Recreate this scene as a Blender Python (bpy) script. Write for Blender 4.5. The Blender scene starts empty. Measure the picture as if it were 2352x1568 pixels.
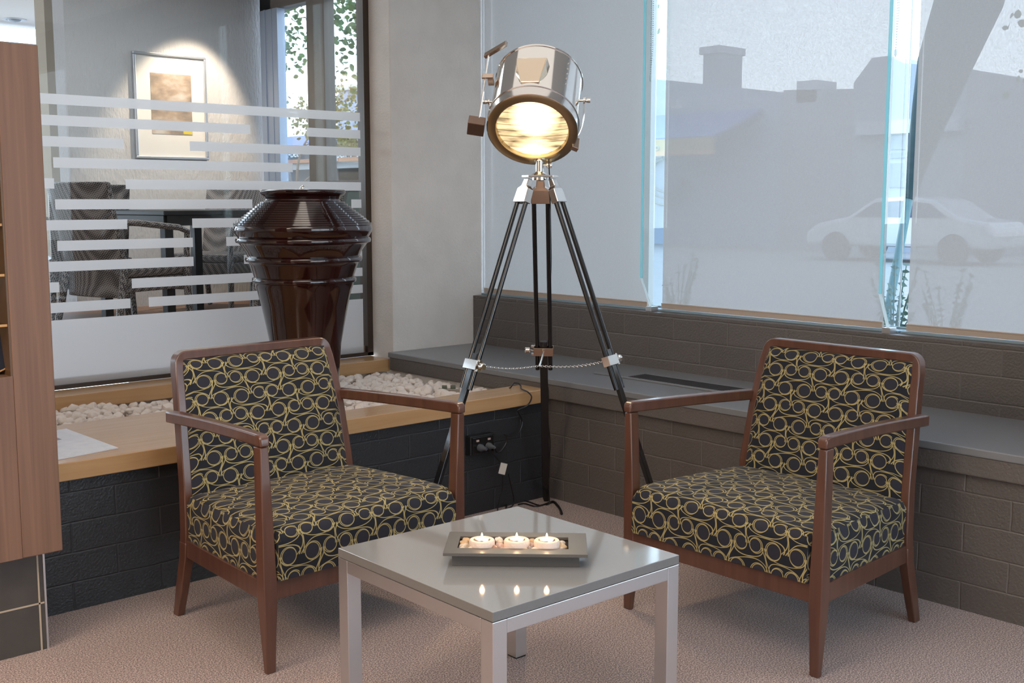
import bpy, bmesh, math, random
from mathutils import Vector, Matrix, Euler, noise
random.seed(7)
R = math.radians
sc = bpy.context.scene
col = sc.collection

# ------------------------------------------------------------ camera
CAM = Vector((0, 0, 1.35)); FPX = 2623.2; PIT = 0.122974; YAW = 0.830723
cd = bpy.data.cameras.new('camera'); cam = bpy.data.objects.new('camera', cd); col.objects.link(cam)
cd.sensor_width = 36; cd.lens = FPX / 2352 * 36; cd.clip_start = .05; cd.clip_end = 300
cam.location = CAM; cam.rotation_euler = (math.pi/2 - PIT, 0, YAW - math.pi/2)
sc.camera = cam
# ------------------------------------------------------------ world, exposure, lights
w = bpy.data.worlds.new('world'); sc.world = w; w.use_nodes = True
bg = w.node_tree.nodes['Background']
WN = w.node_tree
tc = WN.nodes.new('ShaderNodeTexCoord'); sp = WN.nodes.new('ShaderNodeSeparateXYZ'); cr = WN.nodes.new('ShaderNodeValToRGB')
WN.links.new(tc.outputs['Generated'], sp.inputs[0]); WN.links.new(sp.outputs['Z'], cr.inputs[0]); WN.links.new(cr.outputs[0], bg.inputs[0])
cr.color_ramp.elements[0].position = 0.0; cr.color_ramp.elements[0].color = (.77, .885, 1, 1)
cr.color_ramp.elements[1].position = .9; cr.color_ramp.elements[1].color = (.5, .68, 1, 1)
bg.inputs[1].default_value = 4.8
sc.view_settings.view_transform = 'Standard'; sc.view_settings.look = 'None'
sc.view_settings.exposure = 0.10; sc.view_settings.gamma = 1.0
sc.view_settings.use_curve_mapping = False

def light(name, kind, loc, energy, color=(1, 1, 1), size=1.0, sy=None, target=None, spot=None, blend=.5):
    l = bpy.data.lights.new(name, kind); o = bpy.data.objects.new(name, l); col.objects.link(o)
    o.location = loc; l.energy = energy; l.color = color
    if kind == 'AREA':
        l.size = size
        if sy: l.shape = 'RECTANGLE'; l.size_y = sy
    elif kind == 'SPOT':
        l.spot_size = R(spot); l.spot_blend = blend; l.shadow_soft_size = size
    else: l.shadow_soft_size = size
    if target is not None:
        d = Vector(target) - Vector(loc); o.rotation_euler = d.to_track_quat('-Z', 'Y').to_euler()
    return o
# unseen ceiling panels of the lounge (warm); fill light added over the terrace
light('ceiling_light_lounge', 'AREA', (0.5, 1.1, 2.66), 55, (1, .89, .77), 2.2, 2.2)
light('ceiling_light_entry', 'AREA', (-1.5, 2.2, 2.4), 105, (1, .80, .62), 1.4, 1.4)
light('ceiling_light_corner', 'AREA', (2.2, 2.6, 2.67), 14, (1, .94, .88), 2.6, 2.6)
light('fill_light_terrace', 'AREA', (2.4, 6.4, 2.92), 42, (.90, .95, 1), 2.6, 1.6)
light('picture_spot', 'SPOT', (4.22, 7.42, 2.9), 105, (1, .80, .60), .03, target=(4.05, 8.07, 1.85), spot=60, blend=.5)

# ------------------------------------------------------------ helpers: pixel ray onto a plane of the place
FW = Vector((math.cos(YAW)*math.cos(PIT), math.sin(YAW)*math.cos(PIT), -math.sin(PIT)))
RT = Vector((math.sin(YAW), -math.cos(YAW), 0)); UP = RT.cross(FW)
def on(ax, val, px, py):
    d = FW*FPX + RT*(px-1176) + UP*(784-py); t = (val-CAM[ax])/d[ax]; return CAM + d*t

# ------------------------------------------------------------ object helpers
def link(name, me, mat=None, parent=None, loc=(0, 0, 0)):
    o = bpy.data.objects.new(name, me); col.objects.link(o); o.location = loc
    if mat: 
        if isinstance(mat, (list, tuple)):
            for m in mat: me.materials.append(m)
        else: me.materials.append(mat)
    if parent: o.parent = parent
    return o
class MB:
    def __init__(s): s.bm = bmesh.new()
    def box(s, lo, hi, mi=0):
        x0, y0, z0 = lo; x1, y1, z1 = hi
        v = [s.bm.verts.new(p) for p in ((x0,y0,z0),(x1,y0,z0),(x1,y1,z0),(x0,y1,z0),(x0,y0,z1),(x1,y0,z1),(x1,y1,z1),(x0,y1,z1))]
        for f in ((3,2,1,0),(4,5,6,7),(0,1,5,4),(1,2,6,5),(2,3,7,6),(3,0,4,7)):
            fc = s.bm.faces.new([v[i] for i in f]); fc.material_index = mi
        return v
    def obox(s, c, half, M):   # oriented box
        v = s.box([-h for h in half], half)
        for q in v: q.co = M @ q.co + Vector(c)
        return v
    def hexa(s, bot, top):     # two quads (same order)
        v = [s.bm.verts.new(p) for p in list(bot)+list(top)]
        n = len(bot)
        s.bm.faces.new(v[:n][::-1]); s.bm.faces.new(v[n:])
        for i in range(n): s.bm.faces.new((v[i], v[(i+1) % n], v[n+(i+1) % n], v[n+i]))
        return v
    def loft(s, secs, closed=False):
        rs = [[s.bm.verts.new(p) for p in q] for q in secs]; n = len(rs[0])
        m = len(rs)
        for k in range(m if closed else m-1):
            a, b = rs[k], rs[(k+1) % m]
            for i in range(n): s.bm.faces.new((a[i], a[(i+1) % n], b[(i+1) % n], b[i]))
        if not closed: s.bm.faces.new(rs[0][::-1]); s.bm.faces.new(rs[-1])
        return rs
    def tube(s, pts, r, n=10, closed=False):
        pts = [Vector(p) for p in pts]; secs = []
        m = len(pts); up = None
        for i, p in enumerate(pts):
            a = pts[(i-1) % m] if (closed or i) else p; b = pts[(i+1) % m] if (closed or i < m-1) else p
            t = (b-a).normalized()
            if up is None: up = t.orthogonal().normalized()
            up = (up - t*up.dot(t)).normalized(); q = t.cross(up)
            rr = r[i] if isinstance(r, (list, tuple)) else r
            secs.append([p + (up*math.cos(2*math.pi*k/n)+q*math.sin(2*math.pi*k/n))*rr for k in range(n)])
        s.loft(secs, closed)
    def lathe(s, prof, c=(0, 0, 0), n=48, M=None, cap=True):
        secs = []
        for r, z in prof:
            ring = [Vector((r*math.cos(2*math.pi*k/n), r*math.sin(2*math.pi*k/n), z)) for k in range(n)]
            if M is not None: ring = [M @ p for p in ring]
            secs.append([p+Vector(c) for p in ring])
        rs = [[s.bm.verts.new(p) for p in q] for q in secs]
        for k in range(len(rs)-1):
            for i in range(n): s.bm.faces.new((rs[k][i], rs[k][(i+1) % n], rs[k+1][(i+1) % n], rs[k+1][i]))
        if cap: s.bm.faces.new(rs[0][::-1]); s.bm.faces.new(rs[-1])
    def prism(s, poly, ax, a, b):
        def P(p, t):
            q = list(p); q.insert(ax, t); return q
        v0 = [s.bm.verts.new(P(p, a)) for p in poly]; v1 = [s.bm.verts.new(P(p, b)) for p in poly]
        n = len(poly); s.bm.faces.new(v0[::-1]); s.bm.faces.new(v1)
        for i in range(n): s.bm.faces.new((v0[i], v0[(i+1) % n], v1[(i+1) % n], v1[i]))
    def ico(s, c, r, sub=2, sc_=(1, 1, 1), M=None, amp=0, seed=0):
        d = bmesh.ops.create_icosphere(s.bm, subdivisions=sub, radius=1)
        for v in d['verts']:
            p = v.co.copy(); k = 1 + amp*noise.noise(p*1.3+Vector((seed*7.1, seed*3.3, seed)))
            p = Vector((p.x*sc_[0], p.y*sc_[1], p.z*sc_[2]))*r*k
            if M is not None: p = M @ p
            v.co = p + Vector(c)
    def make(s, name, mat=None, parent=None, bev=0, smooth=False, seg=2, loc=(0, 0, 0), world=False, sub=0):
        bmesh.ops.recalc_face_normals(s.bm, faces=s.bm.faces[:])
        me = bpy.data.meshes.new(name); s.bm.to_mesh(me); s.bm.free()
        if smooth:
            for p in me.polygons: p.use_smooth = True
        o = link(name, me, mat, parent, loc)
        if world and parent: o.location = -Vector(parent.location)
        if bev:
            b = o.modifiers.new('bevel', 'BEVEL'); b.width = bev; b.segments = seg; b.limit_method = 'ANGLE'; b.angle_limit = R(35)
        if sub:
            b = o.modifiers.new('sub', 'SUBSURF'); b.levels = sub; b.render_levels = sub
        if smooth and not sub: autosmooth(o)
        return o
def autosmooth(o, ang=40):
    bm = bmesh.new(); bm.from_mesh(o.data)
    for e in bm.edges:
        if len(e.link_faces) == 2 and e.calc_face_angle(0) > R(ang): e.smooth = False
    bm.to_mesh(o.data); bm.free()
def tag(o, label=None, cat=None, group=None, kind=None):
    if label: o['label'] = label
    if cat: o['category'] = cat
    if group: o['group'] = group
    if kind: o['kind'] = kind
    return o
def thing(name, label, cat, loc=(0, 0, 0), rz=0, group=None):
    o = bpy.data.objects.new(name, None); col.objects.link(o); o.empty_display_size = .1
    o.location = loc; o.rotation_euler = (0, 0, rz); return tag(o, label, cat, group)
KIDS = lambda r: [o for o in bpy.data.objects if o.parent == r]
def dup(root, loc, rz, label, group=None):
    r = root.copy(); col.objects.link(r); r.location = loc; r.rotation_euler = (0, 0, rz); r['label'] = label
    if group: r['group'] = group
    for ch in KIDS(root):
        c = ch.copy(); col.objects.link(c); c.parent = r
        for g in KIDS(ch):
            d = g.copy(); col.objects.link(d); d.parent = c
    return r
def structure(o): o['kind'] = 'structure'; return o

# ------------------------------------------------------------ material helpers
def mat(name, base=(.5, .5, .5), rough=.5, metal=0, spec=.5, coat=0, emis=None, es=0, bump=None, var=None, trans=0, ior=1.45):
    """bump=(scale, strength, stretch xyz) noise bump; var=(color2, scale, stretch) noise colour variation"""
    m = bpy.data.materials.new(name); m.use_nodes = True; nt = m.node_tree; b = nt.nodes['Principled BSDF']
    b.inputs['Base Color'].default_value = (*base, 1); b.inputs['Roughness'].default_value = rough
    b.inputs['Metallic'].default_value = metal; b.inputs['Specular IOR Level'].default_value = spec
    b.inputs['Coat Weight'].default_value = coat; b.inputs['Coat Roughness'].default_value = .06
    if trans: b.inputs['Transmission Weight'].default_value = trans; b.inputs['IOR'].default_value = ior
    if emis: b.inputs['Emission Color'].default_value = (*emis, 1); b.inputs['Emission Strength'].default_value = es
    tcn = None
    def coords(st):
        nonlocal tcn
        if tcn is None: tcn = nt.nodes.new('ShaderNodeTexCoord')
        mp = nt.nodes.new('ShaderNodeMapping'); mp.inputs['Scale'].default_value = st
        nt.links.new(tcn.outputs['Object'], mp.inputs[0]); return mp.outputs[0]
    if var:
        c2, s_, st = var; n = nt.nodes.new('ShaderNodeTexNoise'); n.inputs['Scale'].default_value = s_; n.inputs['Detail'].default_value = 5
        nt.links.new(coords(st), n.inputs['Vector'])
        rmp = nt.nodes.new('ShaderNodeValToRGB'); rmp.color_ramp.elements[0].position = .35; rmp.color_ramp.elements[1].position = .65
        rmp.color_ramp.elements[0].color = (*base, 1); rmp.color_ramp.elements[1].color = (*c2, 1)
        nt.links.new(n.outputs['Fac'], rmp.inputs[0]); nt.links.new(rmp.outputs[0], b.inputs['Base Color'])
    if bump:
        s_, k, st = bump; n = nt.nodes.new('ShaderNodeTexNoise'); n.inputs['Scale'].default_value = s_; n.inputs['Detail'].default_value = 4
        nt.links.new(coords(st), n.inputs['Vector']); bp = nt.nodes.new('ShaderNodeBump'); bp.inputs['Strength'].default_value = k; bp.inputs['Distance'].default_value = .01
        nt.links.new(n.outputs['Fac'], bp.inputs['Height']); nt.links.new(bp.outputs[0], b.inputs['Normal'])
    return m
ONE = (1, 1, 1)
def glass(name, tint=(.97, .99, .98), refl=1.0, rough=0.0):
    m = bpy.data.materials.new(name); m.use_nodes = True; nt = m.node_tree; nt.nodes.clear()
    o = nt.nodes.new('ShaderNodeOutputMaterial'); t = nt.nodes.new('ShaderNodeBsdfTransparent'); g = nt.nodes.new('ShaderNodeBsdfGlossy')
    t.inputs[0].default_value = (*tint, 1); g.inputs['Roughness'].default_value = rough
    f = nt.nodes.new('ShaderNodeFresnel'); f.inputs[0].default_value = 1.5
    mu = nt.nodes.new('ShaderNodeMath'); mu.operation = 'MULTIPLY'; mu.inputs[1].default_value = refl; nt.links.new(f.outputs[0], mu.inputs[0])
    x = nt.nodes.new('ShaderNodeMixShader'); nt.links.new(mu.outputs[0], x.inputs[0]); nt.links.new(t.outputs[0], x.inputs[1]); nt.links.new(g.outputs[0], x.inputs[2]); nt.links.new(x.outputs[0], o.inputs[0])
    return m
def translucent(name, colr, tl=.5, clear=.1, rough=.9, weave=False):
    m = bpy.data.materials.new(name); m.use_nodes = True; nt = m.node_tree; nt.nodes.clear(); L = nt.links.new
    o = nt.nodes.new('ShaderNodeOutputMaterial'); d = nt.nodes.new('ShaderNodeBsdfDiffuse'); t = nt.nodes.new('ShaderNodeBsdfTranslucent'); c = nt.nodes.new('ShaderNodeBsdfTransparent')
    d.inputs[0].default_value = (*colr, 1); t.inputs[0].default_value = (*colr, 1)
    a = nt.nodes.new('ShaderNodeMixShader'); a.inputs[0].default_value = tl; L(d.outputs[0], a.inputs[1]); L(t.outputs[0], a.inputs[2])
    b = nt.nodes.new('ShaderNodeMixShader'); b.inputs[0].default_value = clear; L(a.outputs[0], b.inputs[1]); L(c.outputs[0], b.inputs[2]); L(b.outputs[0], o.inputs[0])
    if weave:
        tcn = nt.nodes.new('ShaderNodeTexCoord'); f = []
        for st in ((1, 90, 900), (1, 900, 60)):
            mp = nt.nodes.new('ShaderNodeMapping'); mp.inputs['Scale'].default_value = st; L(tcn.outputs['Object'], mp.inputs[0])
            n = nt.nodes.new('ShaderNodeTexNoise'); n.inputs['Scale'].default_value = 1; n.inputs['Detail'].default_value = 2; L(mp.outputs[0], n.inputs[0]); f.append(n)
        ad = nt.nodes.new('ShaderNodeMath'); ad.operation = 'ADD'; L(f[0].outputs[0], ad.inputs[0]); L(f[1].outputs[0], ad.inputs[1])
        mr = nt.nodes.new('ShaderNodeMapRange'); mr.inputs['From Min'].default_value = .7; mr.inputs['From Max'].default_value = 1.3
        mr.inputs['To Min'].default_value = clear*.45; mr.inputs['To Max'].default_value = clear*1.55; L(ad.outputs[0], mr.inputs[0]); L(mr.outputs[0], b.inputs[0])
    return m
def wood(name, c1, c2, rough=.35, scale=(3, 60, 60), coat=0, spec=.5, bumpk=.05):
    m = bpy.data.materials.new(name); m.use_nodes = True; nt = m.node_tree; b = nt.nodes['Principled BSDF']; L = nt.links.new
    tcn = nt.nodes.new('ShaderNodeTexCoord'); mp = nt.nodes.new('ShaderNodeMapping'); mp.inputs['Scale'].default_value = scale; L(tcn.outputs['Object'], mp.inputs[0])
    n = nt.nodes.new('ShaderNodeTexNoise'); n.inputs['Scale'].default_value = 1; n.inputs['Detail'].default_value = 6; n.inputs['Distortion'].default_value = .4; L(mp.outputs[0], n.inputs[0])
    r = nt.nodes.new('ShaderNodeValToRGB'); r.color_ramp.elements[0].position = .3; r.color_ramp.elements[1].position = .7
    r.color_ramp.elements[0].color = (*c1, 1); r.color_ramp.elements[1].color = (*c2, 1); L(n.outputs[0], r.inputs[0]); L(r.outputs[0], b.inputs['Base Color'])
    b.inputs['Roughness'].default_value = rough; b.inputs['Coat Weight'].default_value = coat; b.inputs['Coat Roughness'].default_value = .15; b.inputs['Specular IOR Level'].default_value = spec
    bp = nt.nodes.new('ShaderNodeBump'); bp.inputs['Strength'].default_value = bumpk; bp.inputs['Distance'].default_value = .002; L(n.outputs[0], bp.inputs['Height']); L(bp.outputs[0], b.inputs['Normal'])
    return m
def blocks(name, axis, base, rough=.5, bw=.31, bh=.1015, zoff=0.0, mortar=.0045):
    """painted concrete blocks, axis = the horizontal object axis of the wall"""
    m = bpy.data.materials.new(name); m.use_nodes = True; nt = m.node_tree; b = nt.nodes['Principled BSDF']; L = nt.links.new
    tcn = nt.nodes.new('ShaderNodeTexCoord'); s = nt.nodes.new('ShaderNodeSeparateXYZ'); c = nt.nodes.new('ShaderNodeCombineXYZ'); L(tcn.outputs['Object'], s.inputs[0])
    L(s.outputs[axis], c.inputs[0])
    az = nt.nodes.new('ShaderNodeMath'); az.operation = 'ADD'; az.inputs[1].default_value = zoff; L(s.outputs[2], az.inputs[0]); L(az.outputs[0], c.inputs[1])
    nd = nt.nodes.new('ShaderNodeTexNoise'); nd.inputs['Scale'].default_value = 9; L(tcn.outputs['Object'], nd.inputs[0])
    vm = nt.nodes.new('ShaderNodeVectorMath'); vm.operation = 'MULTIPLY_ADD'; vm.inputs[1].default_value = (.008, .008, 0); L(nd.outputs['Color'], vm.inputs[0]); L(c.outputs[0], vm.inputs[2])
    br = nt.nodes.new('ShaderNodeTexBrick'); br.inputs['Scale'].default_value = 1; br.inputs['Brick Width'].default_value = bw; br.inputs['Row Height'].default_value = bh
    br.inputs['Mortar Size'].default_value = mortar; br.inputs['Mortar Smooth'].default_value = 1; L(vm.outputs[0], br.inputs['Vector'])
    c2 = tuple(x*1.15 for x in base); c3 = tuple(x*1.35 for x in base)
    br.inputs['Color1'].default_value = (*base, 1); br.inputs['Color2'].default_value = (*c2, 1); br.inputs['Mortar'].default_value = (*c3, 1)
    L(br.outputs['Color'], b.inputs['Base Color']); b.inputs['Roughness'].default_value = rough
    n1 = nt.nodes.new('ShaderNodeTexNoise'); n1.inputs['Scale'].default_value = 120; n1.inputs['Detail'].default_value = 5; L(tcn.outputs['Object'], n1.inputs[0])
    mu = nt.nodes.new('ShaderNodeMath'); mu.operation = 'MULTIPLY'; mu.inputs[1].default_value = -.95; L(br.outputs['Fac'], mu.inputs[0])
    ad = nt.nodes.new('ShaderNodeMath'); ad.operation = 'ADD'; L(mu.outputs[0], ad.inputs[0]); L(n1.outputs[0], ad.inputs[1])
    bp = nt.nodes.new('ShaderNodeBump'); bp.inputs['Strength'].default_value = .5; bp.inputs['Distance'].default_value = .006; L(ad.outputs[0], bp.inputs['Height']); L(bp.outputs[0], b.inputs['Normal'])
    return m
def carpet():
    m = bpy.data.materials.new('carpet'); m.use_nodes = True; nt = m.node_tree; b = nt.nodes['Principled BSDF']; L = nt.links.new
    tcn = nt.nodes.new('ShaderNodeTexCoord'); n = nt.nodes.new('ShaderNodeTexNoise'); n.inputs['Scale'].default_value = 225; n.inputs['Detail'].default_value = 2; n.inputs['Roughness'].default_value = .7
    L(tcn.outputs['Object'], n.inputs[0]); r = nt.nodes.new('ShaderNodeValToRGB')
    e = r.color_ramp.elements; e[0].position = .37; e[0].color = (.075, .048, .042, 1); e[1].position = .64; e[1].color = (.58, .46, .40, 1)
    k = e.new(.5); k.color = (.255, .175, .16, 1)
    L(n.outputs[0], r.inputs[0])
    n2 = nt.nodes.new('ShaderNodeTexNoise'); n2.inputs['Scale'].default_value = 3; L(tcn.outputs['Object'], n2.inputs[0])
    mx = nt.nodes.new('ShaderNodeMix'); mx.data_type = 'RGBA'; mx.blend_type = 'MULTIPLY'; mx.inputs[0].default_value = .35
    L(r.outputs[0], mx.inputs[6]); L(n2.outputs['Color'], mx.inputs[7]); 
    L(r.outputs[0], b.inputs['Base Color'])
    b.inputs['Roughness'].default_value = .95; b.inputs['Specular IOR Level'].default_value = .1
    b.inputs['Sheen Weight'].default_value = .3
    bp = nt.nodes.new('ShaderNodeBump'); bp.inputs['Strength'].default_value = .35; bp.inputs['Distance'].default_value = .003; L(n.outputs[0], bp.inputs['Height']); L(bp.outputs[0], b.inputs['Normal'])
    return m
def swirl():
    """navy cloth woven with gold rings joined by sweeping double curves; reads the UV map in metres"""
    m = bpy.data.materials.new('swirl_upholstery'); m.use_nodes = True; nt = m.node_tree; b = nt.nodes['Principled BSDF']; L = nt.links.new
    def M(op, a, c=None, d=None):
        n = nt.nodes.new('ShaderNodeMath'); n.operation = op
        for i, x in enumerate((a, c, d)):
            if x is None: continue
            if isinstance(x, (int, float)): n.inputs[i].default_value = x
            else: L(x, n.inputs[i])
        return n.outputs[0]
    p, h = .0655, .0735
    uv = nt.nodes.new('ShaderNodeUVMap'); uv.uv_map = 'UVMap'; s = nt.nodes.new('ShaderNodeSeparateXYZ'); L(uv.outputs[0], s.inputs[0])
    t0 = M('DIVIDE', s.outputs[0], p); v0 = M('DIVIDE', s.outputs[1], h)
    v = M('ADD', v0, M('MULTIPLY', .05, M('SINE', M('ADD', M('MULTIPLY', math.pi/2, t0), M('MULTIPLY', math.pi, v0)))))
    u = M('SUBTRACT', t0, M('MULTIPLY', .15, M('SINE', M('ADD', M('MULTIPLY', math.pi/2, t0), M('MULTIPLY', math.pi, M('SUBTRACT', v0, .5))))))
    row = M('FLOOR', v); vv = M('SUBTRACT', M('SUBTRACT', v, row), .5)          # in rows, -.5 .. .5
    par = M('FLOORED_MODULO', row, 2.0)
    X = M('ADD', u, par)
    xc = M('ABSOLUTE', M('WRAP', X, 1.0, -1.0))
    xd = M('SUBTRACT', 1.0, xc)
    neg = M('LESS_THAN', vv, 0.0)
    q = M('ADD', M('MULTIPLY', neg, xc), M('MULTIPLY', M('SUBTRACT', 1.0, neg), xd))
    # sweeping arc: superellipse |q/a|^2.3+|v/b|^2.3 = 1
    av = M('ABSOLUTE', vv)
    e = M('POWER', M('ADD', M('POWER', M('DIVIDE', q, .955), 2.4), M('POWER', M('DIVIDE', av, .475), 2.4)), 1/2.4)
    g = M('MULTIPLY', M('SUBTRACT', e, 1.0), M('ADD', .036, M('MULTIPLY', q, .026)))       # metres
    # the arc's end curls over the ring on the other side
    # rings
    iu = M('FLOOR', u)
    tcr = M('ADD', M('ADD', iu, .5), M('MULTIPLY', .15, M('SINE', M('ADD', M('MULTIPLY', math.pi/2, M('ADD', iu, .5)), M('MULTIPLY', math.pi, row)))))
    vcr = M('SUBTRACT', M('ADD', row, .5), M('MULTIPLY', .05, M('SINE', M('ADD', M('MULTIPLY', math.pi/2, tcr), M('MULTIPLY', math.pi, M('ADD', row, .5))))))
    rr = M('ADD', .345, M('MULTIPLY', .042, M('COSINE', M('MULTIPLY', math.pi/2, M('ADD', M('ADD', iu, .5), M('MULTIPLY', par, 2.0))))))
    dx = M('MULTIPLY', M('SUBTRACT', t0, tcr), p); dy = M('MULTIPLY', M('SUBTRACT', v0, vcr), h)
    rad = M('SQRT', M('ADD', M('MULTIPLY', dx, dx), M('MULTIPLY', dy, dy)))
    ring = M('SUBTRACT', rad, M('MULTIPLY', rr, p))
    # extra inner turn: slightly offset ring makes the doubled outline of the curl
    ang = M('ARCTAN2', dy, dx)
    cell = M('FLOORED_MODULO', M('FLOOR', X), 2.0)
    sgn = M('SUBTRACT', 1.0, M('MULTIPLY', 2.0, cell))
    wob = M('MULTIPLY', .0026, M('ADD', 1.0, M('MULTIPLY', sgn, M('COSINE', ang))))
    ring2 = M('SUBTRACT', rad, M('ADD', M('MULTIPLY', rr, p), wob))
    s_ = M('DIVIDE', M('SUBTRACT', .5, av), .5)
    stem = M('MULTIPLY', p, M('SUBTRACT', M('SUBTRACT', 1.0, q), M('ADD', .022, M('MULTIPLY', .125, M('POWER', s_, 2.0)))))
    da = M('ABSOLUTE', ring); db = M('ABSOLUTE', ring2); dg = M('ABSOLUTE', g)
    dmin = M('MINIMUM', M('MINIMUM', da, db), M('MAXIMUM', 0.0, M('SUBTRACT', M('MINIMUM', dg, M('ABSOLUTE', stem)), .0003)))
    line = nt.nodes.new('ShaderNodeMapRange'); line.inputs['From Min'].default_value = .0006; line.inputs['From Max'].default_value = .0017; line.inputs['To Min'].default_value = 1; line.inputs['To Max'].default_value = 0
    L(dmin, line.inputs[0])
    inside = M('LESS_THAN', ring, -.002)
    mx1 = nt.nodes.new('ShaderNodeMix'); mx1.data_type = 'RGBA'; L(inside, mx1.inputs[0]); mx1.inputs[6].default_value = (.010, .011, .017, 1); mx1.inputs[7].default_value = (.020, .020, .030, 1)
    mx2 = nt.nodes.new('ShaderNodeMix'); mx2.data_type = 'RGBA'; L(line.outputs[0], mx2.inputs[0]); L(mx1.outputs[2], mx2.inputs[6]); mx2.inputs[7].default_value = (.38, .31, .135, 1)
    L(mx2.outputs[2], b.inputs['Base Color']); b.inputs['Roughness'].default_value = .8; b.inputs['Sheen Weight'].default_value = .06; b.inputs['Specular IOR Level'].default_value = .25
    tcn = nt.nodes.new('ShaderNodeTexCoord'); n = nt.nodes.new('ShaderNodeTexNoise'); n.inputs['Scale'].default_value = 700; L(tcn.outputs['Object'], n.inputs[0])
    bp = nt.nodes.new('ShaderNodeBump'); bp.inputs['Strength'].default_value = .25; bp.inputs['Distance'].default_value = .002; L(n.outputs[0], bp.inputs['Height']); L(bp.outputs[0], b.inputs['Normal'])
    return m
def rattan():
    m = bpy.data.materials.new('rattan'); m.use_nodes = True; nt = m.node_tree; b = nt.nodes['Principled BSDF']; L = nt.links.new
    tcn = nt.nodes.new('ShaderNodeTexCoord'); mp = nt.nodes.new('ShaderNodeMapping'); mp.inputs['Rotation'].default_value = (R(40), R(20), R(45)); mp.inputs['Scale'].default_value = (1, 1, 1)
    L(tcn.outputs['Object'], mp.inputs[0]); ck = nt.nodes.new('ShaderNodeTexChecker'); ck.inputs['Scale'].default_value = 115; L(mp.outputs[0], ck.inputs[0])
    ck.inputs[1].default_value = (.30, .27, .26, 1); ck.inputs[2].default_value = (.022, .018, .018, 1)
    L(ck.outputs[0], b.inputs['Base Color']); b.inputs['Roughness'].default_value = .35
    bp = nt.nodes.new('ShaderNodeBump'); bp.inputs['Strength'].default_value = .6; bp.inputs['Distance'].default_value = .004; L(ck.outputs[1], bp.inputs['Height']); L(bp.outputs[0], b.inputs['Normal'])
    return m
def planks(name, c1, c2, width, axis, rough=.6):
    m = bpy.data.materials.new(name); m.use_nodes = True; nt = m.node_tree; b = nt.nodes['Principled BSDF']; L = nt.links.new
    tcn = nt.nodes.new('ShaderNodeTexCoord'); s = nt.nodes.new('ShaderNodeSeparateXYZ'); L(tcn.outputs['Object'], s.inputs[0])
    c = nt.nodes.new('ShaderNodeCombineXYZ'); L(s.outputs[1-axis], c.inputs[0]); L(s.outputs[axis], c.inputs[1])
    br = nt.nodes.new('ShaderNodeTexBrick'); br.inputs['Scale'].default_value = 1; br.inputs['Brick Width'].default_value = 2.4; br.inputs['Row Height'].default_value = width; br.inputs['Mortar Size'].default_value = .003
    br.inputs['Color1'].default_value = (*c1, 1); br.inputs['Color2'].default_value = (*c2, 1); br.inputs['Mortar'].default_value = (.03, .02, .015, 1); L(c.outputs[0], br.inputs[0])
    L(br.outputs['Color'], b.inputs['Base Color']); b.inputs['Roughness'].default_value = rough
    return m
def roughcast(name, base, k=.5, scale=55):
    m = mat(name, base, .9, spec=.15, bump=(scale, k, ONE), var=(tuple(x*.93 for x in base), 6, ONE)); return m

M_carpet = carpet()
M_wall = mat('painted_plaster', (.52, .50, .47), .9, spec=.15, bump=(160, .15, ONE))
M_white = mat('white_paint', (.72, .71, .69), .85, spec=.2)
M_column = roughcast('column_plaster', (.70, .655, .61), .35, 90)
M_rough = mat('rough_render', (.54, .53, .53), .9, spec=.15, bump=(60, .8, (1.2, 1, .4)))
M_blkL = blocks('charcoal_blocks_backlit', 0, (.027, .029, .033), .40, zoff=.003)  # same charcoal paint, darkened: the shade of the backlit wall is in the colour
M_blkR = blocks('charcoal_blocks_lit', 1, (.105, .092, .084), .42, zoff=.003)  # same paint again, lighter and warmer: light falling on this side is in the colour
M_slab = mat('ledge_slab', (.20, .205, .215), .28, spec=.5, bump=(300, .06, ONE))
M_lip = mat('ledge_render', (.12, .105, .095), .6, bump=(120, .35, ONE))
M_lipd = mat('ledge_dark_paint', (.05, .05, .052), .55, bump=(160, .1, ONE))
M_oak = wood('honey_timber', (.47, .27, .125), (.54, .33, .165), .26, (2.5, 45, 45), coat=.25, bumpk=.02)
M_oakY = M_oak
M_wal = wood('cabinet_laminate', (.135, .070, .044), (.20, .106, .066), .5, (60, 60, 1.6), bumpk=.01)
M_ply = wood('amber_edge', (.42, .22, .07), (.5, .27, .09), .4)
M_maho = wood('mahogany', (.075, .030, .019), (.115, .048, .030), .30, (40, 40, 4), coat=.55, bumpk=.02)
M_swirl = swirl()
M_stone = mat('grey_quartz', (.25, .25, .25), .08, spec=.9, coat=.6, var=((.28, .28, .275), 700, ONE))
M_stoneShade = mat('quartz_shaded_side', (.16, .155, .15), .3, var=((.18, .175, .17), 700, ONE))  # same stone as the top; weaker reflection of the sides put into its colour
M_steel = mat('brushed_aluminium', (.66, .66, .67), .36, metal=1, bump=(200, .008, (1, 1, 4)))
M_chrome = mat('polished_nickel', (.80, .77, .73), .10, metal=1)
M_nick = mat('nickel', (.72, .69, .66), .16, metal=1)
M_nickw = mat('nickel_warm', (.60, .47, .38), .22, metal=1)
M_black = mat('black_lacquer', (.008, .008, .009), .2, coat=.4)
M_rub = mat('black_plastic', (.012, .012, .013), .4)
M_glaze = mat('brown_glaze', (.012, .0028, .0024), .08, spec=.5, coat=.4, var=((.026, .005, .004), 9, (1, 1, .25)), bump=(18, .05, (1, 1, .3)))
M_peb = mat('white_pebble', (.72, .62, .55), .7, spec=.3, var=((.80, .72, .66), 16, ONE), bump=(60, .25, ONE))
M_dirt = mat('pebble_bed', (.42, .35, .30), .9)
M_gl = glass('clear_glass', (.975, .99, .985), .45)
M_glf = glass('fin_glass', (.93, .98, .98), .18)
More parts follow.
